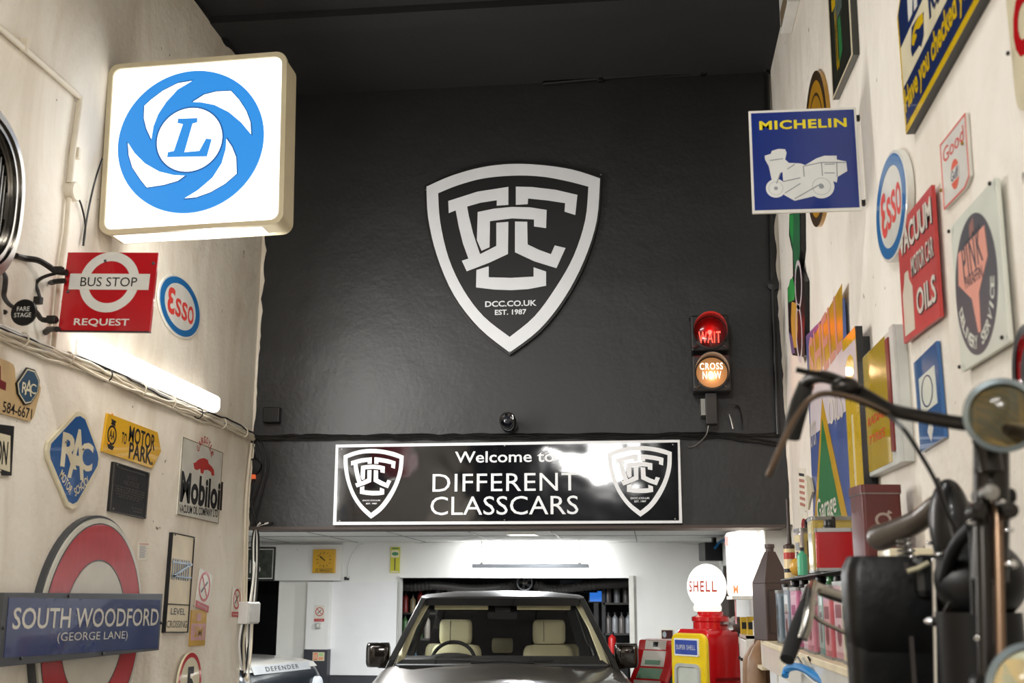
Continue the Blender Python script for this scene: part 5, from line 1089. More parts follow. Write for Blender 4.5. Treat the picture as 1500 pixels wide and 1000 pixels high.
# red badge at the frame edge
S = Sign('round_badge', 'round red badge with chrome rim above the motorcycle headlamp', 'badge', 'R', off=.03, cen=(1512, 545), W=.235, H=.235)
r_ = .1175; S.part('disc', MB().prism(ell(0, r_, r_, r_, 40), -.03, 0, REDP)); S.part('rim', MB().band(ell(0, r_, r_, r_, 40), ell(0, r_, r_*.8, r_*.8, 40), -.005, .012, CHROME), label='chrome rim'); S.part('centre', MB().prism(ell(0, r_, r_*.62, r_*.62, 30), 0, .004, BLK))

S = Sign('narrow_blue_sign', 'narrow blue and white enamel sign under the faded red oils sign', 'sign', 'R', (1337.6, 531), (1371, 501), (1383.5, 642), (1348.5, 660), off=.015)
S.part('plate', MB().prism(S.rect(), -.012, 0, mat('mid_blue_enamel', '1d5c9a', .2, coat=.6))); S.part('panel', MB().prism(S.rect(.18, .22, .86, .62), 0, .001, PLATE), label='white panel')
g = MB(); c = S.f(.5, .42); g.band(ell(*c, S.W*.24, S.H*.17, 30), ell(*c, S.W*.21, S.H*.155, 30), .001, .002, NAVY); g.prism([S.f(*q) for q in [(.5, .72), (.62, .84), (.5, .96), (.38, .84)]], 0, .001, WHT); S.part('emblem', g)

# shell oils sign with green triangle
S = Sign('oil_triangle_sign', 'tall faded enamel oil sign, yellow lettered top over blue with a green triangle', 'sign', 'R', (1184.7, 507), (1233.5, 415), (1247, 775), (1190, 802), off=.03)
S.part('board', MB().prism(S.rect(), -.015, 0, LIL), bevel=.002)
p = lambda *qs: [S.px(*q) for q in qs]
S.part('top_panel', MB().prism(p((1184.7, 507), (1233.5, 415), (1235, 500), (1187, 560)), 0, .001, mat('aged_yellow', 'c79a12', .3, coat=.3, var=.15)), label='yellow top panel')
S.part('middle_panel', MB().prism(p((1186, 560), (1235, 500), (1239, 602), (1187.5, 640)), 0, .0008, PALE), label='pale middle panel')
S.part('triangle', MB().prism(p((1204.7, 583), (1246, 776), (1191, 802)), .001, .002, mat('aged_yellow', 'c79a12')).prism(p((1205, 614), (1238, 780), (1196, 799)), .002, .003, GRN), label='green triangle with yellow edge')
tx = MB(); S.along(tx, 'SHELL', (1186.5, 537), (1232, 465), .30, .002, ROSE, .01)
S.along(tx, 'OILS', (1214.5, 605), (1235, 590), .13, .0025, OW, .0); S.along(tx, 'MOTOR', (1186, 640), (1196, 632), .14, .0025, OW, .0); S.along(tx, 'Garage', (1198, 752), (1226, 738), .15, .004, OW, .01); S.part('lettering', tx)

S = Sign('narrow_yellow_board', 'narrow yellow and white board with dark edge beside the green triangle sign', 'sign', 'R', (1234.5, 499), (1254, 475), (1266, 742), (1247, 757), off=.064)
S.part('board', MB().prism(S.rect(), -.03, -.0, BLK)); S.part('spacer', MB().prism(S.rect(.45, .05, .9, .95), -.064, -.03, BLK)); S.part('face', MB().prism(S.rect(.01, .003, .99, .997), 0, .001, YEL), label='yellow face')
S.part('white_panel', MB().prism(S.rect(.02, .07, .98, .33), .001, .002, PALE)); S.part('emblem', MB().prism(ell(*S.f(.5, .20), S.W*.30, S.H*.075, 30), .002, .003, YEL)); S.part('stripe', MB().prism(S.rect(.42, .46, .50, .98), .001, .003, CRM))

S = Sign('tyre_sign', 'glossy yellow radial tyres sign in a white frame with a maroon strip', 'sign', 'R', (1262.6, 530), (1311, 468), (1324, 672), (1271, 703), off=.04)
S.part('frame', MB().prism(S.rect(), -.04, -.0, mat('chipped_white', 'c9cac4', .4, var=.15)), bevel=.004)
xs_ = (S.px(1300, 600)[0]/S.W+.5)
S.part('face', MB().prism(S.rect(.01, .01, .72, .965), 0, .002, mat('lustre_yellow', 'd1ae08', .12, coat=.8, var=.04)), label='glossy yellow face'); S.part('strip', MB().prism(S.rect(.79, .06, .87, .90), 0, .012, mat('maroon_strip', '7b2a22', .35)), label='maroon strip'); S.part('edge', MB().prism(S.rect(.90, .0, 1, 1), 0, .01, MATS['chipped_white']))
tx = MB(); ORR = mat('orange_red_print', 'd0562c', .3); tx.text('RADIAL', S.fb(.10, .53, .60, .60), .003, ORR, .02, .25); tx.text('TYRES', S.fb(.12, .68, .60, .75), .003, ORR, .02, .25); S.part('lettering', tx, label='orange red lettering')

S = Sign('paper_leaflet', 'small printed paper leaflet pinned left of the green triangle sign', 'paper', 'R', (1168.5, 689), (1180, 683), (1180, 744), (1171, 750), off=.004)
S.part('sheet', MB().prism(S.rect(), -.003, 0, PAPER)); tx = MB()
for i in range(6): tx.prism(S.rect(.15, .12+.14*i, .88, .19+.14*i), 0, .0005, ROSE if i else DGRY)
S.part('lettering', tx)
S = Sign('paper_leaflet', 'small white card with red shell shape pinned below the paper leaflet', 'paper', 'R', (1171, 753), (1182, 747), (1184, 790), (1173, 800), off=.004)
S.part('sheet', MB().prism(S.rect(), -.003, 0, PAPER)); S.part('emblem', MB().prism(ell(*S.f(.5, .4), S.W*.3, S.H*.2, 20), 0, .0005, RED))
S = Sign('yellow_arrow_plate', 'small yellow pointed plate edging out from behind the green triangle sign', 'sign', 'R', (1182, 700), (1189, 690), (1190, 740), (1183, 752), off=.05)
S.part('plate', MB().prism([S.f(0, 1), S.f(.4, .75), S.f(1, .5), S.f(.6, .1), S.f(0, 0)], -.012, 0, CRM))
a = at(0, XR, 1166, 26)
t = thing('vent_box', 'white box high on the right wall near the black ceiling', 'box', (XR, a.y, a.z)); MB().box((-.07, -.2, 0), (0, .2, .4), PVCW).build('case', t, bevel=.006); MB().box((-.074, -.15, .02), (-.07, .15, .12), mat('vent_label', '7a6a52', .6)).build('label_plate', t)

# ------------------------------------------------------------------ tins on their shelf
SH = 1.53
t = thing('tin_shelf', 'cream wooden shelf along the right wall carrying the lower row of tins', 'shelf', (XR, 5.8, SH))
MB().box((-.285, -1.85, -.03), (0, 1.72, 0), WOOD).build('board', t, bevel=.003); MB().box((-.28, -1.85, -.16), (-.255, 1.72, -.03), WHT).build('front_rail', t)
for y in (-1.2, 0, 1.2): MB().box((-.25, y-.015, -.30), (0, y+.015, -.03), WHT).build('bracket', t)
MB().box((-.24, -1.75, -.75), (-.22, 1.70, -.16), WHTB).build('back_board', t)
t = thing('upper_tin_shelf', 'thin dark shelf above the lower tins carrying the upper row', 'shelf', (XR, 5.4, 1.872)); MB().box((-.235, -1.35, 0), (0, 1.3, .008), mat('shelf_grey_black', '2b2a29', .5)).build('board', t)
for y in (-1.2, 0, 1.2): MB().box((-.02, y-.01, -.2), (0, y+.01, 0), IRON).build('bracket', t)
def tin(name, label, x, y, z, w, d, h, cols, rot=0, cap=True, group=None, handle=False, capm=None):
    """w along the wall, d out from the wall"""
    body, panel, text = cols
    t = thing(name, label, 'can', (x, y, z), rot, group)
    T0 = Matrix()
    MB().prism(rrect(-d/2, -w/2, d/2, w/2, .012), .004, h-.004, body).build('body', t, smooth=True)
    MB().band(rrect(-d/2-.003, -w/2-.003, d/2+.003, w/2+.003, .014), rrect(-d/2+.008, -w/2+.008, d/2-.008, w/2-.008, .01), h-.012, h+.004, STEEL).build('rim', t)
    MB().band(rrect(-d/2-.003, -w/2-.003, d/2+.003, w/2+.003, .014), rrect(-d/2+.01, -w/2+.01, d/2-.01, w/2-.01, .01), 0, .012, STEEL).build('rim', t)
    if panel:
        # printed faces, towards the room and towards the near end
        MB(Matrix(((0, 0, -1, -d/2), (-1, 0, 0, 0), (0, 1, 0, 0), (0, 0, 0, 1)))).prism(rrect(-w*.40, h*.12, w*.40, h*.88, .01), 0, .0012, panel).prism(rrect(-w*.28, h*.55, w*.28, h*.72, .005), .0012, .002, text).prism(ell(0, h*.33, w*.2, w*.2, 24), .0012, .002, text).build('printed_panel', t)
        MB(Matrix(((1, 0, 0, 0), (0, 0, -1, -w/2), (0, 1, 0, 0), (0, 0, 0, 1)))).prism(rrect(-d*.38, h*.1, d*.38, h*.9, .006), 0, .0012, panel).prism(rrect(-d*.25, h*.4, d*.25, h*.75, .004), .0012, .002, text).build('printed_panel', t)
    if cap:
        MB().lathe([(.026, h-.002), (.026, h+.012), (.022, h+.016), (.022, h+.036), (.019, h+.04), (0, h+.04)], capm or BLK, 18, Matrix.Translation((-d*.12, -w*.22, 0))).build('cap', t, smooth=True)
    if handle: MB().tube(smooth_path([(0, -w*.32, h), (0, -w*.30, h+.04), (0, 0, h+.048), (0, w*.30, h+.04), (0, w*.32, h)]), .008, IRON, 8).build('handle', t, smooth=True)
    return t
C_ = lambda h, r=.35: mat('tin_'+h, h, r, .15, coat=.3, var=.18, scale=9)
row = [('7d8a94', '5d6d78', '2b2d30', 'slate grey tin with black cap at the far end of the lower row'), ('6f7a86', '9aa5ad', '26282c', 'blue grey tin second from the far end of the lower row'), ('b8668a', 'd7a9bb', 'a0346a', 'magenta pink tin third from the far end of the lower row'), ('c2a3b2', 'dcc8d0', 'a8567a', 'pale lilac tin behind the chrome lever on the lower row'), ('b06a78', 'd59aa4', '8c2438', 'rose tin in the middle of the lower row'), ('3f7f78', '8fb3ad', '215c58', 'teal tin in the middle of the lower row'), ('b0525a', 'cf8f92', '7d1a24', 'brick pink tin near the teal tin on the lower row'), ('c08a90', 'd8b4b6', '8a3a44', 'faded pink tin left of the cream tin on the lower row'), ('cfc4a4', 'd9d3bd', '6a7a5c', 'cream tin with round badge on the lower row'), ('c9a0a4', 'd6bdbe', '9a4a52', 'pale rose tin right of the cream tin on the lower row'), ('8c1a24', 'a8303a', '23284e', 'dark red tin beside the black leather bag on the lower row')]
ye = [6.96, 6.62, 6.18, 5.86, 5.59, 5.32, 5.06, 4.83, 4.60, 4.37, 4.13]
for i, (y, (a, b, c, lab)) in enumerate(zip(ye, row)):
    w_ = .22 if i < 3 else .21
    tin('oil_tin', lab, .775+.012*((i*3) % 2), y-.11+.0, SH, w_, .13, .288+.006*((i*5) % 3), (C_(a), C_(b), C_(c)), R(((i*37) % 5)-2), group='lower row of oil tins', capm=(BLK, BLK, BLK, REDP, BLK, GRN, BLK, BLK, STEEL, STEEL, BLK)[i])
# tall brown can with a pyramid top
t = thing('pyramid_can', 'tall brown pyramid topped oil can at the far end of the tin shelf', 'can', (.735, 7.38, SH), R(18))
BR = mat('brown_can', '4a3a36', .45, .1, var=.15); hw, hd = .085, .10
MB().box((-hw, -hd, 0), (hw, hd, .34), BR).build('body', t, bevel=.006)
MB().raw([(-hw, -hd, .34), (hw, -hd, .34), (hw, hd, .34), (-hw, hd, .34), (-.025, -.025, .53), (.025, -.025, .53), (.025, .025, .53), (-.025, .025, .53)], [(0, 1, 5, 4), (1, 2, 6, 5), (2, 3, 7, 6), (3, 0, 4, 7), (4, 5, 6, 7)], BR).build('shoulder', t)
MB().lathe([(.024, .525), (.024, .55), (.03, .552), (.03, .575), (0, .578)], BR, 18).build('cap', t, smooth=True); MB().prism([(0, 0)], 0, 0, BR) if False else None
MB(Matrix(((1, 0, 0, 0), (0, 0, -1, -hd), (0, 1, 0, 0), (0, 0, 0, 1)))).band(rrect(-hw*.8, .04, hw*.8, .3, .012), rrect(-hw*.75, .046, hw*.75, .294, .01), 0, .002, mat('can_line', '2f2624', .5)).build('panel_line', t)
# upper row
UZ = 1.880
t = thing('tube_can', 'cream cylindrical grease can with tall dark nozzle on the upper shelf', 'can', (.745, 6.42, UZ)); MB().lathe([(.034, 0), (.034, .165), (.03, .17)], mat('grease_cream', 'd8c08e', .4), 24).build('body', t, smooth=True); MB().lathe([(.035, .155), (.035, .172), (.012, .182), (.012, .2), (.0095, .24), (.0095, .42), (0, .42)], mat('nozzle_brown', '3c2a26', .4), 16).build('nozzle', t, smooth=True)
MB().lathe([(.0346, .10), (.0346, .135)], mat('grease_red_print', 'b8342a', .4), 24).build('red_band', t, smooth=True); MB().lathe([(.0346, .03), (.0346, .05)], BLK, 24).build('black_band', t, smooth=True)
tin('square_can', 'grey and yellow square can with wire handle beside the grease can', .80, 6.05, UZ, .12, .12, .235, (C_('8a7d78'), C_('b8a05a'), C_('4a4038')), R(10), cap=False, handle=True)
t = thing('oil_ball', 'small yellow ball shaped oiler between the grease can and the green bottle', 'oiler', (.725, 5.95, UZ)); MB().ball((0, 0, .045), .04, .04, .045, mat('oiler_yellow', 'd0a040', .3)).build('body', t, smooth=True); MB().lathe([(.012, .085), (.006, .12), (0, .12)], STEEL, 12).build('spout', t, smooth=True)
small_bottle(.72, 5.72, UZ, .13, .024, '4fae84', 'small mint green bottle on the upper tin shelf', None)
tin('square_can', 'dull yellow square can behind the red petrol can', .80, 5.25, UZ, .13, .20, .235, (C_('a08a3c'), C_('b39d4a'), C_('5d5530')), R(2), cap=False)
tin('petrol_can', 'glossy red petrol can with carrying handle on the upper tin shelf', .765, 5.0, UZ, .12, .155, .17, (mat('petrol_red', 'b01c20', .2, coat=.5), None, None), R(-8), cap=True, handle=True)
t = tin('leather_case', 'tall maroon lidded can with embossed emblem at the near end of the upper shelf', .83, 4.42, UZ, .17, .14, .27, (mat('maroon_can', '5c2320', .4, .1, var=.25), None, None), R(6), cap=False)
t.name = 'tall_tin'
MB().prism(rrect(-.074, -.089, .074, .089, .014), .262, .292, MATS['maroon_can']).build('lid', t, smooth=True)
em = MB(Matrix(((1, 0, 0, 0), (0, 0, -1, -.086), (0, 1, 0, 0), (0, 0, 0, 1)))); GE = mat('worn_silver_print', '9c8a80', .5)
em.band(ell(0, .165, .03, .026, 20), ell(0, .165, .02, .017, 20), 0, .001, GE).prism([(-.03, .13), (.03, .14), (.0, .15)], 0, .001, GE).prism([(.01, .18), (.035, .19), (.02, .2)], 0, .001, GE); em.build('emblem', t)
tag(MB().box((.80, 4.06, 1.880), (.94, 4.28, 1.932), CRM).build('flat_tin', bevel=.004), 'flat cream tin lying on the upper shelf behind the saddle', 'can')
# blue hose and wires under the shelf
t = thing('coiled_hose', 'blue hose looped under the tin shelf', 'hose', (.66, 5.3, 1.3))
q = lambda x, y, yy: tuple(at(1, yy, x, y))
rooted(t).tube(smooth_path([q(1150, 990, 5.6), q(1153, 980, 5.6), q(1165, 976, 5.4), q(1180, 980, 5.2), q(1195, 990, 5.1), q(1215, 1002, 4.9), q(1240, 1010, 4.7)]), .017, BLC, 8).build('hose', t, smooth=True)
t = thing('hung_wire', 'loose black and white wires hanging under the tin shelf', 'wire', (.66, 5.2, 1.3))
for k in range(4): rooted(t).tube(smooth_path([q(1160+8*k, 962, 5.5-.1*k), q(1175+9*k, 982+4*k, 5.3), q(1195+6*k, 1000, 5.1), q(1230, 1015+5*k, 4.8)]), .005, BLK if k % 2 else PVCW, 6).build('wire', t, smooth=True)
for i, (px_, lab) in enumerate(((1122, 'white storage box at the far end below the tin shelf'), (1134, 'second white storage box below the tin shelf'))):
    c = at(1, 7.7, px_, 950); tag(MB().box((c.x-.022, 7.55, c.z-.10), (c.x+.024, 7.8, c.z+.055), mat('storage_white', 'd9d4ca', .5)).build('storage_box', bevel=.004), lab, 'box')
c = at(1, 7.7, 1122, 950); tag(MB().box((c.x-.05, 7.5, c.z-.12), (XR, 7.85, c.z-.10), WOOD).build('low_shelf'), 'short wooden shelf carrying the white storage boxes below the tins', 'shelf')

# ------------------------------------------------------------------ motorcycle on its stand
PZ = 1.04
t = thing('display_platform', 'black steel display platform carrying the motorcycle along the right wall', 'platform', (XR-.02, 2.9, 0))
MB().box((-.70, -1.35, PZ-.05), (0, 1.05, PZ), IRON).build('deck', t)
for y in (-1.3, 1.0):
    for x in (-.68, -.04): MB().box((x-.03, y-.03, 0), (x+.03, y+.03, PZ-.05), IRON).build('leg', t)
B = at(1, 2.2, 1452, 700)
t = thing('motorcycle', 'vintage black motorcycle with round headlamp facing the camera on the right', 'motorcycle', (B.x, 2.35, PZ))
mc = lambda: rooted(t)
q = lambda x, y, yy: tuple(at(1, yy, x, y))
DKM = mat('aged_dark_metal', '2c2926', .3, .8, var=.2); BRZ = mat('browned_chrome', '7a6350', .3, .9, var=.2); ENA = mat('cycle_black', '040405', .4)
hb = mc().tube(smooth_path([q(1560, 640, 1.95), q(1500, 632, 2.1), q(1440, 624, 2.2), q(1395, 618, 2.24), q(1345, 609, 2.28), q(1305, 600, 2.32), q(1272, 581, 2.36), q(1238, 563, 2.4), q(1208, 552, 2.44), q(1186, 556, 2.5), q(1174, 575, 2.54)]), .0135, DKM, 12).build('handlebar', t, smooth=True)
mc().tube([q(1181, 562, 2.52), q(1172, 590, 2.54), q(1164, 618, 2.57), q(1160, 640, 2.59)], [.017, .021, .021, .019], mat('grip_rubber', '15130f', .7), 14).build('grip', t, smooth=True)
mc().tube(smooth_path([q(1300, 606, 2.30), q(1262, 588, 2.27), q(1228, 578, 2.26), q(1203, 577, 2.26), q(1183, 588, 2.26), q(1163, 615, 2.27), q(1146, 650, 2.28), q(1133, 680, 2.29), q(1126, 697, 2.3)]), [.008]*25+[.009]*16, mat('lever_brown_steel', '6d5c4e', .35, .9), 10, flat=(1, .7)).build('brake_lever', t, smooth=True)
mc().tube(smooth_path([q(1235, 560, 2.38), q(1210, 549, 2.36), q(1188, 546, 2.36), q(1166, 541, 2.36)]), .006, DKM, 8).build('choke_lever', t, smooth=True)
mc().ball(q(1238, 566, 2.36), .03, .02, .02, DKM).build('lever_clamp', t, smooth=True)
mc().tube(smooth_path([q(1298, 605, 2.3), q(1325, 630, 2.28), q(1350, 668, 2.3), q(1372, 708, 2.35), q(1392, 760, 2.4), q(1425, 800, 2.4)]), .0045, BLK, 8).build('control_cable', t, smooth=True)
def lamp_at(c, r, dirv, nm):
    T_ = Matrix.Translation(Vector(c)) @ Vector(dirv).to_track_quat('Z', 'Y').to_matrix().to_4x4(); T_ = mc().T @ T_
    h = MB(T_).lathe([(0, -r*1.35), (r*.45, -r*1.25), (r*.8, -r*.85), (r*.97, -r*.3), (r, 0)], mat('lamp_shell', '20211f', .3, .3, coat=.4), 36).build(nm, t, smooth=True, label='round headlamp with grey rim')
    MB(T_).lathe([(r*.98, -.01), (r*1.02, .0), (r*1.0, .010), (r*.86, .014), (r*.86, .004)], mat('lamp_rim', '7c8688', .3, .7), 40).build('rim', h, smooth=True)
    MB(T_).lathe([(r*.87, .008), (r*.6, .020), (r*.3, .026), (0, .028)], glass('lamp_glass', (.95, .93, .85), 1.35, .12), 36).build('lens', h, smooth=True)
    MB(T_).lathe([(r*.86, .004), (r*.6, -.02), (r*.25, -.045), (0, -.05)], mat('lamp_reflector', 'b39a6c', .35, .35), 36).build('reflector', h, smooth=True); MB(T_).ball((0, 0, -.02), .011, .011, .018, mat('lamp_bulb', 'd9d4c4', .1)).build('bulb', h, smooth=True)
LC = Vector(q(1468, 608, 2.14)); lamp_at(LC, .066, (CAM-LC)+Vector((.08, 0, .1)), 'headlamp')
mc().tube([q(1440, 640, 2.2), q(1448, 660, 2.2), q(1452, 690, 2.2)], .022, DKM, 12).build('lamp_bracket', t, smooth=True)
mc().tube([q(1452, 655, 2.24), q(1452, 760, 2.24), q(1450, 850, 2.24)], .032, DKM, 16).build('steering_head', t, smooth=True)
mc().box(tuple(Vector(q(1428, 738, 2.26))-Vector((0, .02, .0))), tuple(Vector(q(1486, 715, 2.26))+Vector((0, .03, 0))), ENA).build('fork_crown', t, bevel=.01)
for px_, m, r_ in ((1441, DKM, .013), (1463, BRZ, .010), (1535, DKM, .013)):
    mc().tube([q(px_-3, 735, 2.2), q(px_, 850, 2.18), q(px_+3, 1000, 2.16), q(px_+5, 1130, 2.15)], r_, m, 12).build('fork_leg', t, smooth=True)
for (x, y) in ((1430, 748), (1476, 748), (1448, 722), (1436, 1000), (1466, 985)): mc().lathe([(.014, -.02), (.016, 0), (.014, .02), (0, .022)], DKM if x != 1448 else STEEL, 14, Matrix.Translation(q(x, y, 2.17)) @ Matrix.Rotation(R(90), 4, 'X')).build('nut', t, smooth=True)
sp = [Vector(q(1405+14*math.sin(k*.8), 760+k*1.6, 2.28+.02*math.cos(k*.8))) for k in range(70)]
mc().tube([q(1428, 765, 2.3), q(1430, 820, 2.3), q(1432, 900, 2.3)], .012, ENA, 12).build('fork_damper', t, smooth=True)
mc().tube(smooth_path([q(1425, 770, 2.3), q(1400, 800, 2.45), q(1385, 850, 2.6), q(1378, 905, 2.75)]), .014, ENA, 10).build('frame_tube', t, smooth=True); mc().tube([q(1455, 850, 2.3), q(1440, 960, 2.5), q(1425, 1060, 2.6)], .016, ENA, 10).build('frame_tube', t, smooth=True)
tc_ = Vector(q(1432, 850, 2.62)); mc().ball(tuple(tc_), .085, .2, .09, ENA, 24, 16).build('fuel_tank', t, smooth=True)
ec = Vector(q(1440, 985, 2.55)); 
for k in range(7): mc().lathe([(.075, -.005), (.08, 0), (.075, .005)], DKM, 20, Matrix.Translation(ec+Vector((0, 0, .022*k-.1)))).build('engine_fin', t)
mc().lathe([(.085, -.2), (.085, .12)], ENA, 18, Matrix.Translation(ec)).build('engine', t, smooth=True)
LW2 = Vector(q(1520, 1012, 2.05)); lamp_at(LW2, .078, (CAM-LW2)+Vector((.1, 0, .3)), 'fork_lamp')
# wheels on the platform
def wheel(y, x):
    T_ = mc().T @ Matrix.Translation((x, y, PZ+.25)) @ Matrix.Rotation(R(90), 4, 'Y')
    w_ = MB(T_).lathe([(.19, -.03), (.225, -.035), (.25, 0), (.225, .035), (.19, .03), (.19, -.03)], mat('tyre_rubber', '17171a', .8), 40).build('wheel', t, smooth=True)
    MB(T_).lathe([(.185, -.028), (.192, -.03), (.192, .03), (.185, .028), (.185, -.028)], CHROME, 40).build('rim', w_, smooth=True); MB(T_).lathe([(.035, -.04), (.035, .04)], DKM, 20).build('hub', w_, smooth=True)
    sp_ = MB(T_)
    for k in range(18): a = 2*math.pi*k/18; sp_.tube([(.03*math.cos(a), .03*math.sin(a), .03*(-1)**k), (.187*math.cos(a+.3), .187*math.sin(a+.3), 0)], .002, STEEL, 5)
    sp_.build('spokes', w_)
wheel(2.15, B.x); wheel(2.92, B.x+.06)
mc().tube([(B.x, 2.4, 1.5), (B.x+.03, 2.7, 1.35), (B.x+.06, 2.92, 1.29)], .014, ENA, 10).build('chain_stay', t, smooth=True)
# saddle, nose towards the camera
SAD = mat('saddle_leather', '4e463e', .33, var=.3, scale=9, coat=.25, bump=.15)
sp_ = smooth_path([q(1283, 788, 3.02), q(1296, 785, 2.98), q(1325, 773, 2.92), q(1352, 758, 2.86), q(1374, 738, 2.80), q(1393, 738, 2.77), q(1420, 752, 2.82), q(1450, 775, 2.95)], 5)
nn_ = len(sp_); mc().tube(sp_, [(.010 if k == 0 else .024 if k == 1 else .032 if k == 2 else .037-.013*min(1, k/20) if k < 24 else .026) for k in range(nn_)], SAD, 18, flat=(1.0, .95)).build('saddle', t, smooth=True, label='worn grey brown leather saddle wing')
nose = Vector(q(1393, 770, 2.70)); mc().ball(tuple(nose), .046, .06, .105, mat('saddle_nose_black', '040405', .35, coat=.2), 26, 18).build('saddle_nose', t, smooth=True, label='glossy black domed nose')
for dx in (-.05, .04): mc().tube([(nose.x-.02+dx+.016*math.cos(k*.9), nose.y+.16+.016*math.sin(k*.9), nose.z-.02-.0016*k) for k in range(60)], .0035, STEEL, 6).build('saddle_spring', t, smooth=True)
mc().box((nose.x-.075, nose.y+.05, nose.z-.16), (nose.x+.08, nose.y+.12, nose.z-.06), BLK).build('saddle_frame', t, bevel=.02)
mc().tube([q(1370, 818, 2.66), q(1373, 1000, 2.66), q(1375, 1120, 2.66)], .008, CHROME, 12).build('side_stay', t, smooth=True); mc().tube([q(1380, 822, 2.7), q(1384, 885, 2.7)], .014, mat('pale_tube', 'a89a8c', .35, .7), 12).build('seat_post', t, smooth=True)
for a_, b_ in (((1378, 905), (1412, 850)), ((1412, 850), (1430, 815)), ((1374, 700), (1400, 800)), ((1400, 800), (1408, 850))): mc().tube([q(*a_, 2.6), q(*b_, 2.55)], .0035, DKM, 8).build('brake_rod', t, smooth=True)
mc().tube(smooth_path([q(1330, 832, 2.8), q(1352, 818, 2.8), q(1362, 822, 2.8), q(1345, 842, 2.78)]), .006, STEEL, 8).build('toe_clip', t, smooth=True)

for (x, y, yy, r_) in ((1426, 765, 2.2, .008), (1470, 750, 2.18, .007), (1464, 736, 2.18, .008), (1478, 776, 2.18, .006), (1332, 796, 2.75, .005), (1335, 806, 2.75, .006), (1337, 815, 2.75, .006), (1376, 812, 2.62, .006), (1392, 812, 2.62, .006), (1412, 813, 2.6, .006), (1362, 795, 2.7, .005), (1481, 826, 2.18, .009), (1440, 935, 2.17, .010), (1366, 910, 2.62, .012)):
    mc().ball(q(x, y, yy), r_*1.5, r_, r_*.9, CHROME, 12, 8).build('bolt', t, smooth=True)
mc().tube([q(1329, 837, 2.72), q(1345, 832, 2.72), q(1360, 824, 2.72)], .006, mat('pale_clip', 'b5ad90', .35, .4), 8).build('stay_clip', t, smooth=True)
for m_ in (ENA, MATS['saddle_nose_black']): m_.node_tree.nodes['Principled BSDF'].inputs['Specular IOR Level'].default_value = .28

# leather bag
Bc = Vector(q(1316, 905, 2.85)); t = thing('leather_bag', 'black leather pannier bag strapped below the motorcycle saddle', 'bag', (Bc.x, Bc.y, Bc.z-.235))
BAG = mat('bag_leather', '050506', .38, var=.15, bump=.25, bscale=18); BAG.node_tree.nodes['Principled BSDF'].inputs['Specular IOR Level'].default_value = .35
def pillow(w, d, h, r, nz=14, bulge=.0):
    vs, fs = [], []; ring = None
    for k in range(nz+1):
        v = k/nz; e = 1-(abs(2*v-1))**6*.12; z = h*v; rr_ = rrect(-w/2*e, -d/2*e*(1+bulge*math.sin(math.pi*v)), w/2*e, d/2*e*(1+bulge*math.sin(math.pi*v)), r*.9, 5); ring = len(rr_)
        vs += [(x, y, z) for x, y in rr_]
    fs = [(k*ring+i, k*ring+(i+1) % ring, (k+1)*ring+(i+1) % ring, (k+1)*ring+i) for k in range(nz) for i in range(ring)]+[tuple(range(ring-1, -1, -1)), tuple(nz*ring+i for i in range(ring))]
    return vs, fs
MB().raw(*pillow(.235, .10, .37, .035, 14, .25), BAG).build('body', t, smooth=50)
MB(Matrix.Translation((0, -.012, .16))).raw(*pillow(.245, .115, .215, .035, 10, .15), BAG).build('flap', t, smooth=50)
MB().box((.006, -.073, .0), (.016, -.066, .36), mat('bag_seam', '2c2420', .6)).build('seam', t); MB().tube([(.118, -.05, .0), (.118, -.05, .36)], .006, BAG, 8).build('piping', t); MB().box((.07, -.08, .13), (.095, -.068, .17), mat('brass_buckle', '8a7a50', .35, .9)).build('buckle', t, bevel=.004)

# second handlebar behind the bag
c = at(1, 3.45, 1300, 890); t = thing('handlebar', 'chrome handlebar with black grip and brake lever poking out left of the leather bag', 'handlebar', (c.x, 3.5, PZ))
mh = lambda: rooted(t)
mh().tube(smooth_path([q(1345, 900, 3.5), q(1300, 890, 3.45), q(1255, 880, 3.4), q(1225, 872, 3.38), q(1203, 864, 3.36), q(1192, 860, 3.33), q(1186, 868, 3.28), q(1181, 885, 3.22)]), .017, mat('satin_chrome', 'a8a49c', .25, 1), 14).build('bar', t, smooth=True)
mh().tube([q(1181, 885, 3.22), q(1170, 915, 3.18), q(1160, 945, 3.14), q(1153, 966, 3.11)], [.018, .021, .021, .019], BLKM, 14).build('grip', t, smooth=True)
mh().tube(smooth_path([q(1192, 853, 3.3), q(1189, 868, 3.2), q(1186, 890, 3.14), q(1182, 915, 3.1), q(1176, 936, 3.08)]), [.012]*10+[.014]*11, MATS['satin_chrome'], 12, flat=(1, .6)).build('brake_lever', t, smooth=True); mh().ball(q(1191, 882, 3.25), .012, .012, .012, MATS['satin_chrome']).build('pivot', t, smooth=True)
mh().tube(smooth_path([q(1187, 895, 3.2), q(1200, 908, 3.25), q(1222, 919, 3.3), q(1248, 931, 3.35)]), .006, MATS['satin_chrome'], 8).build('lever_rod', t, smooth=True)
mh().tube([(c.x+.08, 3.5, c.z-.0), (c.x+.08, 3.5, PZ)], .018, DKM, 12).build('steering_post', t, smooth=True); MB().lathe([(.10, 0), (.10, .015), (.03, .03)], IRON, 24, Matrix.Translation((.08, 0, 0))).build('base', t, smooth=True)

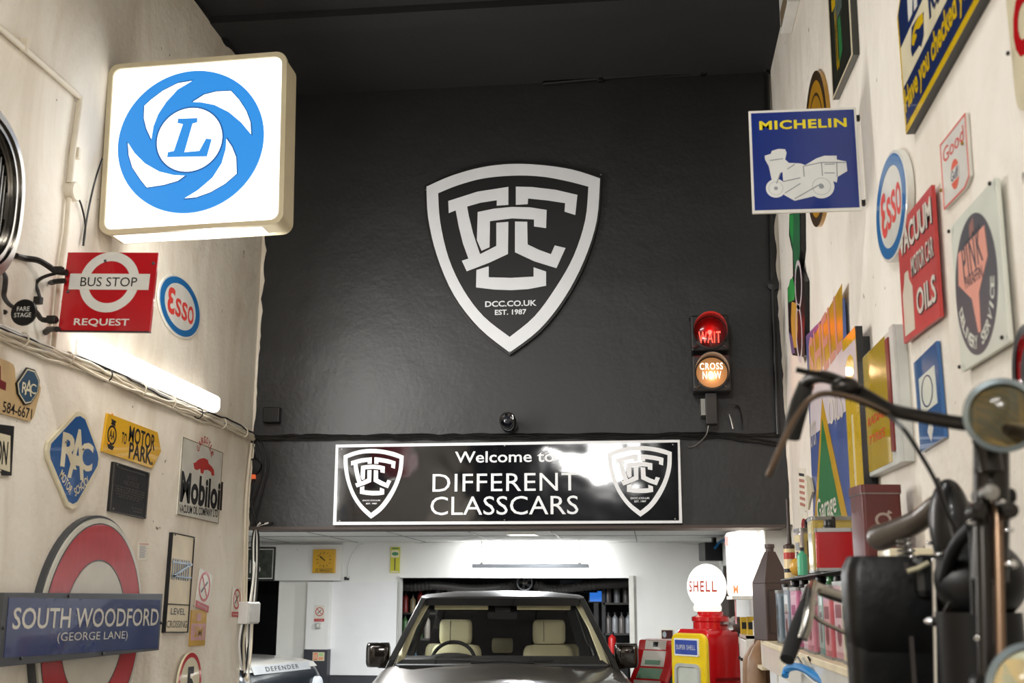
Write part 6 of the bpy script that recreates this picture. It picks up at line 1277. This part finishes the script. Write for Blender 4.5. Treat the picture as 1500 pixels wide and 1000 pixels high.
# ================================================================== cars
wb = Vector((-1.18, 9.4, 0)); dv = wb.normalized(); rt = dv*(wb.length-1.55)
t = thing('car', 'dark bronze luxury off-road car facing the camera under the bulkhead', 'car', (rt.x, rt.y, 0), math.atan2(-dv.x, dv.y))
PAINT = mat('car_paint', '625b54', .33, .8, var=.03, coat=.6); CRML = mat('cream_leather', 'e8dfb6', .5, var=.05); CABD = mat('cabin_dark', '1d1817', .85); GP = mat('gloss_pillar', '0a0a0b', .08, coat=.8)
def station(y, w, zt, zb=.32, crown=.0, cor=.06):
    h = [(0, zb), (w*.8, zb), (w*.97, zb+.1), (w, .62), (w*.995, .86), (w*.985, zt-.13), (w*.955, zt-.055), (w*.90, zt-.018), (w*.80, zt), (w*.70, zt-.012), (w*.45, zt-.004+crown*.6), (0, zt+crown)]
    return [(x, y, z) for x, z in h]+[(-x, y, z) for x, z in reversed(h[1:-1])]
st = [(-.01, .80, .92, .45, 0), (.03, .88, 1.02, .40, 0), (.10, .93, 1.105, .34, .005), (.25, .965, 1.16, .32, .012), (.5, .985, 1.195, .32, .018), (.9, 1.0, 1.225, .32, .022), (1.3, 1.0, 1.252, .32, .024), (1.56, 1.0, 1.268, .32, .02)]
vs = []; 
for a in st: vs += station(a[0], a[1], a[2], a[3], a[4])
n = len(station(0, 1, 1)); fs = [(i*n+k, i*n+(k+1) % n, (i+1)*n+(k+1) % n, (i+1)*n+k) for i in range(len(st)-1) for k in range(n)]+[tuple(range(n))]+[tuple((len(st)-1)*n+k for k in range(n))]
bd_ = MB().raw(vs, fs, PAINT).build('bonnet', t, smooth=45)
st2 = [(1.561, 1.0, 1.19, .32), (3.0, 1.0, 1.19, .32), (4.3, .99, 1.19, .32), (4.85, .95, 1.17, .4), (4.98, .88, 1.1, .5)]
vs = []
for a in st2: vs += station(a[0], a[1], a[2], a[3], 0)
fs = [(i*n+k, i*n+(k+1) % n, (i+1)*n+(k+1) % n, (i+1)*n+k) for i in range(len(st2)-1) for k in range(n)]+[tuple(range(n))]+[tuple((len(st2)-1)*n+k for k in range(n))]
MB().raw(vs, fs, PAINT).build('body', t, smooth=45)
MB().prism([(-.80, 1.36), (.80, 1.36), (.86, 1.60), (.84, 1.66), (-.84, 1.66), (-.86, 1.60)], 1.245, 1.272, BLKM).build('scuttle', t)
for s in (-1, 1):
    MB().tube([(s*.25, 1.50, 1.285), (s*.05, 1.52, 1.295), (-s*.4, 1.555, 1.30)], .008, BLKM, 6).build('wiper', t)
# roof
rf = [(2.30, .655, 1.782, 1.80), (2.34, .675, 1.785, 1.81), (2.42, .70, 1.785, 1.828), (2.7, .73, 1.80, 1.85), (3.4, .74, 1.80, 1.86), (4.2, .72, 1.79, 1.84), (4.7, .68, 1.74, 1.79)]
vs = []
for y, w_, ze, zc in rf:
    th = .004 if y < 2.32 else .03
    row_ = [(-w_, y, ze-th), (-w_, y, ze), (-w_*.94, y, ze+(zc-ze)*.35), (-w_*.6, y, ze+(zc-ze)*.85), (0, y, zc), (w_*.6, y, ze+(zc-ze)*.85), (w_*.94, y, ze+(zc-ze)*.35), (w_, y, ze), (w_, y, ze-th), (w_*.9, y, ze-th*1.5), (-w_*.9, y, ze-th*1.5)]
    vs += row_
n2 = 11; fs = [(i*n2+k, i*n2+(k+1) % n2, (i+1)*n2+(k+1) % n2, (i+1)*n2+k) for i in range(len(rf)-1) for k in range(n2)]+[tuple(range(n2)), tuple((len(rf)-1)*n2+k for k in range(n2))]
MB().raw(vs, fs, mat('darkened_roof_paint', '2a2725', .45, .5)).build('roof', t, smooth=40)  # body paint darkened here to offset the white ceiling's reflection
# pillars
for s in (-1, 1):
    def beam(pts, w_, d_, m, nm):
        mb = MB()
        vs_ = []
        for (x, y, z) in pts: vs_ += [(x-w_/2, y-d_/2, z), (x+w_/2, y-d_/2, z), (x+w_/2, y+d_/2, z), (x-w_/2, y+d_/2, z)]
        k = len(pts); fs_ = [(i*4+j, i*4+(j+1) % 4, (i+1)*4+(j+1) % 4, (i+1)*4+j) for i in range(k-1) for j in range(4)]+[(0, 1, 2, 3), tuple((k-1)*4+j for j in range(4))]
        return mb.raw(vs_, fs_, m).build(nm, t, bevel=.008)
    beam([(s*.915, 1.56, 1.20), (s*.875, 1.62, 1.30), (s*.78, 1.98, 1.54), (s*.685, 2.40, 1.785)], .055, .10, GP, 'front_pillar')
    beam([(s*.845, 1.70, 1.22), (s*.745, 2.03, 1.54), (s*.655, 2.42, 1.745)], .055, .06, CRML, 'pillar_lining').__setitem__('label', 'cream pillar lining')
    beam([(s*.93, 3.05, 1.18), (s*.73, 3.15, 1.80)], .04, .12, GP, 'middle_pillar'); beam([(s*.93, 4.2, 1.18), (s*.72, 4.3, 1.79)], .04, .2, GP, 'rear_pillar')
    MB().raw([(s*.93, 1.75, 1.19), (s*.93, 4.6, 1.19), (s*.715, 4.5, 1.77), (s*.705, 2.42, 1.78)], [(0, 1, 2, 3)], glass('tinted_glass', (.25, .26, .25), 1.5)).build('side_glass', t)
    # door mirror
    mg = mat('mirror_bronze', '2b2622', .12, .7, coat=.8)
    MB(Matrix.Translation((s*1.0, 1.72, 1.335))).raw(*(lambda P_: (P_[0], P_[1]))(pillow(.19, .13, .19, .045, 10, .15)), mg).build('door_mirror', t, smooth=60).location = (0, 0, -.095)
    MB().box((min(s*.90, s*1.0), 1.70, 1.23), (max(s*.90, s*1.0), 1.76, 1.27), GP).build('mirror_arm', t, bevel=.01)
MB().raw([(-.80, 1.60, 1.285), (.80, 1.60, 1.285), (.635, 2.38, 1.765), (-.635, 2.38, 1.765)], [(0, 1, 2, 3)], glass('windscreen_glass', (.95, .96, .93), 1.45, .01)).build('windscreen', t)
MB().raw([(-.84, 1.575, 1.272), (.84, 1.575, 1.272), (.80, 1.625, 1.302), (-.80, 1.625, 1.302)], [(0, 1, 2, 3)], GP).build('screen_band', t)
MB().raw([(-.665, 2.285, 1.722), (.665, 2.285, 1.722), (.655, 2.30, 1.782), (-.655, 2.30, 1.782)], [(0, 1, 2, 3)], GP).build('header_band', t)
MB().box((-.66, 2.75, 1.735), (.66, 4.5, 1.755), mat('headlining', '4a4238', .8)).build('headlining', t)
MB().raw([(-.66, 4.62, 1.75), (.66, 4.62, 1.75), (.82, 4.82, 1.2), (-.82, 4.82, 1.2)], [(0, 1, 2, 3)], mat('dark_rear_glass', '161014', .1)).build('rear_screen', t)
# cabin
dash = [(-.82, 1.66, 1.20), (-.82, 1.75, 1.285), (-.82, 2.05, 1.315), (-.82, 2.2, 1.29), (-.82, 2.25, 1.19)]
vs = [(x*k_, y, z+(.022*math.exp(-((x_*k_+.42)/.2)**2) if False else 0)) for k_ in (1, -1) for (x, y, z) in dash for x_ in (0,)]
MB().raw(vs, [(i, i+1, 6+i, 5+i) for i in range(4)]+[(0, 1, 2, 3, 4), (5, 6, 7, 8, 9)], CABD).build('dashboard', t, smooth=True)
MB().ball((-.42, 2.02, 1.295), .19, .13, .045, CABD).build('instrument_hood', t, smooth=True)
MB(Matrix.Translation((-.42, 2.34, 1.25)) @ Matrix.Rotation(R(62), 4, 'X')).tube([(.185*math.cos(a), .185*math.sin(a), 0) for a in [2*math.pi*i/40 for i in range(41)]], .016, BLKM, 10, cap=False).build('steering_wheel', t, smooth=True)
for sx in (-1, 1):
    se = MB(Matrix.Translation((sx*.42, 2.98, 1.02)) @ Matrix.Rotation(R(-12), 4, 'X')).raw(*pillow(.46, .15, .345, .09, 12, .1), CRML).build('seat', t, smooth=60, label='cream front seat')
    MB(Matrix.Translation((sx*.43, 3.06, 1.375)) @ Matrix.Rotation(R(-8), 4, 'X')).raw(*pillow(.30, .11, .215, .05, 12, .2), CRML).build('headrest', se, smooth=60); MB(Matrix.Translation((sx*.43, 3.06, 1.375)) @ Matrix.Rotation(R(-8), 4, 'X')).box((-.052, -.068, .02), (-.048, -.05, .2), CABD).build('stitching', se)
    MB(Matrix.Translation((sx*.52, 4.0, 1.05)) @ Matrix.Rotation(R(-12), 4, 'X')).raw(*pillow(.5, .14, .29, .05, 10, .1), mat('rear_leather', 'a89f7c', .5)).build('rear_seat', t, smooth=60)
    MB().box((sx*.36-.235, 2.44, 1.685), (sx*.36+.235, 2.475, 1.75), CRML).build('sun_visor', t, bevel=.008)
MB(Matrix.Translation((0, 4.0, 1.26))).raw(*pillow(.21, .1, .14, .04, 8, .1), MATS['rear_leather']).build('rear_headrest', t, smooth=60)
MB().box((-.07, 2.42, 1.665), (.07, 2.50, 1.75), BLKM).build('sensor_pod', t, bevel=.015); MB().box((-.13, 2.44, 1.605), (.13, 2.47, 1.665), BLKM).build('interior_mirror', t, bevel=.015)
# front end, wheels
MB(Matrix(((1, 0, 0, 0), (0, 0, -1, -.012), (0, 1, 0, 0), (0, 0, 0, 1)))).prism(rrect(-.55, .72, .55, .92, .03), 0, .02, BLKG).build('grille', t)
for s in (-1, 1):
    MB().box((min(s*.58, s*.86), -.012, .78), (max(s*.58, s*.86), .05, .92), mat('lamp_clear', 'c8ccd0', .1)).build('headlight', t, bevel=.02)
    for y in (.95, 3.95): 
        w_ = MB(Matrix.Translation((s*.88, y, .39)) @ Matrix.Rotation(R(90), 4, 'Y')).lathe([(.25, -.13), (.37, -.13), (.39, -.1), (.39, .1), (.37, .13), (.25, .13), (.25, -.13)], mat('tyre_rubber', '17171a', .8), 36).build('wheel', t, smooth=True)
        MB(Matrix.Translation((s*.88, y, .39)) @ Matrix.Rotation(R(90), 4, 'Y')).lathe([(.255, -.1), (.1, -.12), (.1, .12), (.255, .1)], STEEL, 24).build('rim', w_, smooth=True)

# second car, nose to the right
fc = at(1, 11.8, 420, 982); t = thing('car', 'pale off-road car nosing out from behind the left wall corner', 'car', (fc.x, 11.8, 0), R(79)); t.scale = (.95, .95, .95)
GREY = mat('pale_car_paint', 'c9c6bf', .3, .3, coat=.8); NVY = mat('dark_car_trim', '1b2026', .3, .2, coat=.5)
st = [(-.0, .80, .98, .45, 0), (.03, .86, 1.10, .42, 0), (.10, .90, 1.17, .35, .01), (.3, .93, 1.205, .33, .02), (.7, .95, 1.225, .33, .02), (1.3, .95, 1.24, .33, .02)]
vs = []
for a in st: vs += station(*a)
fs = [(i*n+k, i*n+(k+1) % n, (i+1)*n+(k+1) % n, (i+1)*n+k) for i in range(len(st)-1) for k in range(n)]+[tuple(range(n)), tuple((len(st)-1)*n+k for k in range(n))]
MB().raw(vs, fs, NVY).build('body', t, smooth=45)
hv = []
for y, zt in ((.05, 1.135), (.10, 1.183), (.3, 1.222), (.7, 1.245), (1.28, 1.262)): hv += [(x, y, zt+(.012 if abs(x) < .5 else 0)) for x in (-.80, -.5, -.45, 0, .45, .5, .80)]
MB().raw(hv, [(i*7+k, i*7+k+1, i*7+k+8, i*7+k+7) for i in range(4) for k in range(6)], GREY).build('bonnet', t, smooth=True, label='pale bonnet')
lt = MB(Matrix(((1, 0, 0, 0), (0, .42, -.9, .045), (0, .9, .42, 1.115), (0, 0, 0, 1)))); lt.prism(rrect(-.62, -.01, .62, .085, .005), .006, .010, mat('hood_band_grey', '8f9192', .4)); lt.text('DEFENDER', (-.36, .012, .36, .062), .012, mat('hood_lettering', '24272b', .4), .02, 0, 0, 1.3); lt.build('lettering', t, label='raised bonnet lettering')
MB().box((-.97, 1.3, .33), (.97, 4.4, 1.2), NVY).build('cabin_body', t, bevel=.03); MB().prism([(-.85, 1.5), (.85, 1.5), (.85, 4.35), (-.85, 4.35)], 1.2, 1.85, mat('dark_rear_glass', '161014')).build('glasshouse', t, bevel=.05); MB().box((-.84, 1.55, 1.85), (.84, 4.3, 1.93), GREY).build('roof', t, bevel=.03)
for k in range(3): MB().box((-.55, -.03, .72+.09*k), (.55, .0, .76+.09*k), STEEL).build('grille_bar', t, bevel=.005)
for s in (-1, 1):
    MB(Matrix.Translation((s*.7, -.01, .92)) @ Matrix.Rotation(R(90), 4, 'X')).lathe([(.11, -.03), (.11, .02), (.09, .03), (0, .035)], mat('lamp_clear', 'c8ccd0', .1), 28).build('headlight', t, smooth=True)
    for y in (.8, 3.5): MB(Matrix.Translation((s*.87, y, .39)) @ Matrix.Rotation(R(90), 4, 'Y')).lathe([(0, -.13), (.37, -.13), (.39, -.1), (.39, .1), (.37, .13), (0, .13)], MATS['tyre_rubber'], 32).build('wheel', t, smooth=True)

# ================================================================== bodies of the added hall battens
for i, (nm, loc, tg, sx, sy, col) in enumerate(HALL):
    t = thing('added_batten', 'unseen white batten light added over the hall to brighten it', 'light', (loc[0], loc[1], CEIL), group='added hall battens')
    MB().box((-sx/2, -.07, loc[2]-CEIL+.01), (sx/2, .07, loc[2]-CEIL+.08), PVCW).build('housing', t, bevel=.006)
    for q_ in (-.5, .5): MB().tube([(q_, 0, loc[2]-CEIL+.08), (q_, 0, 0)], .006, STEEL, 6).build('rod', t)
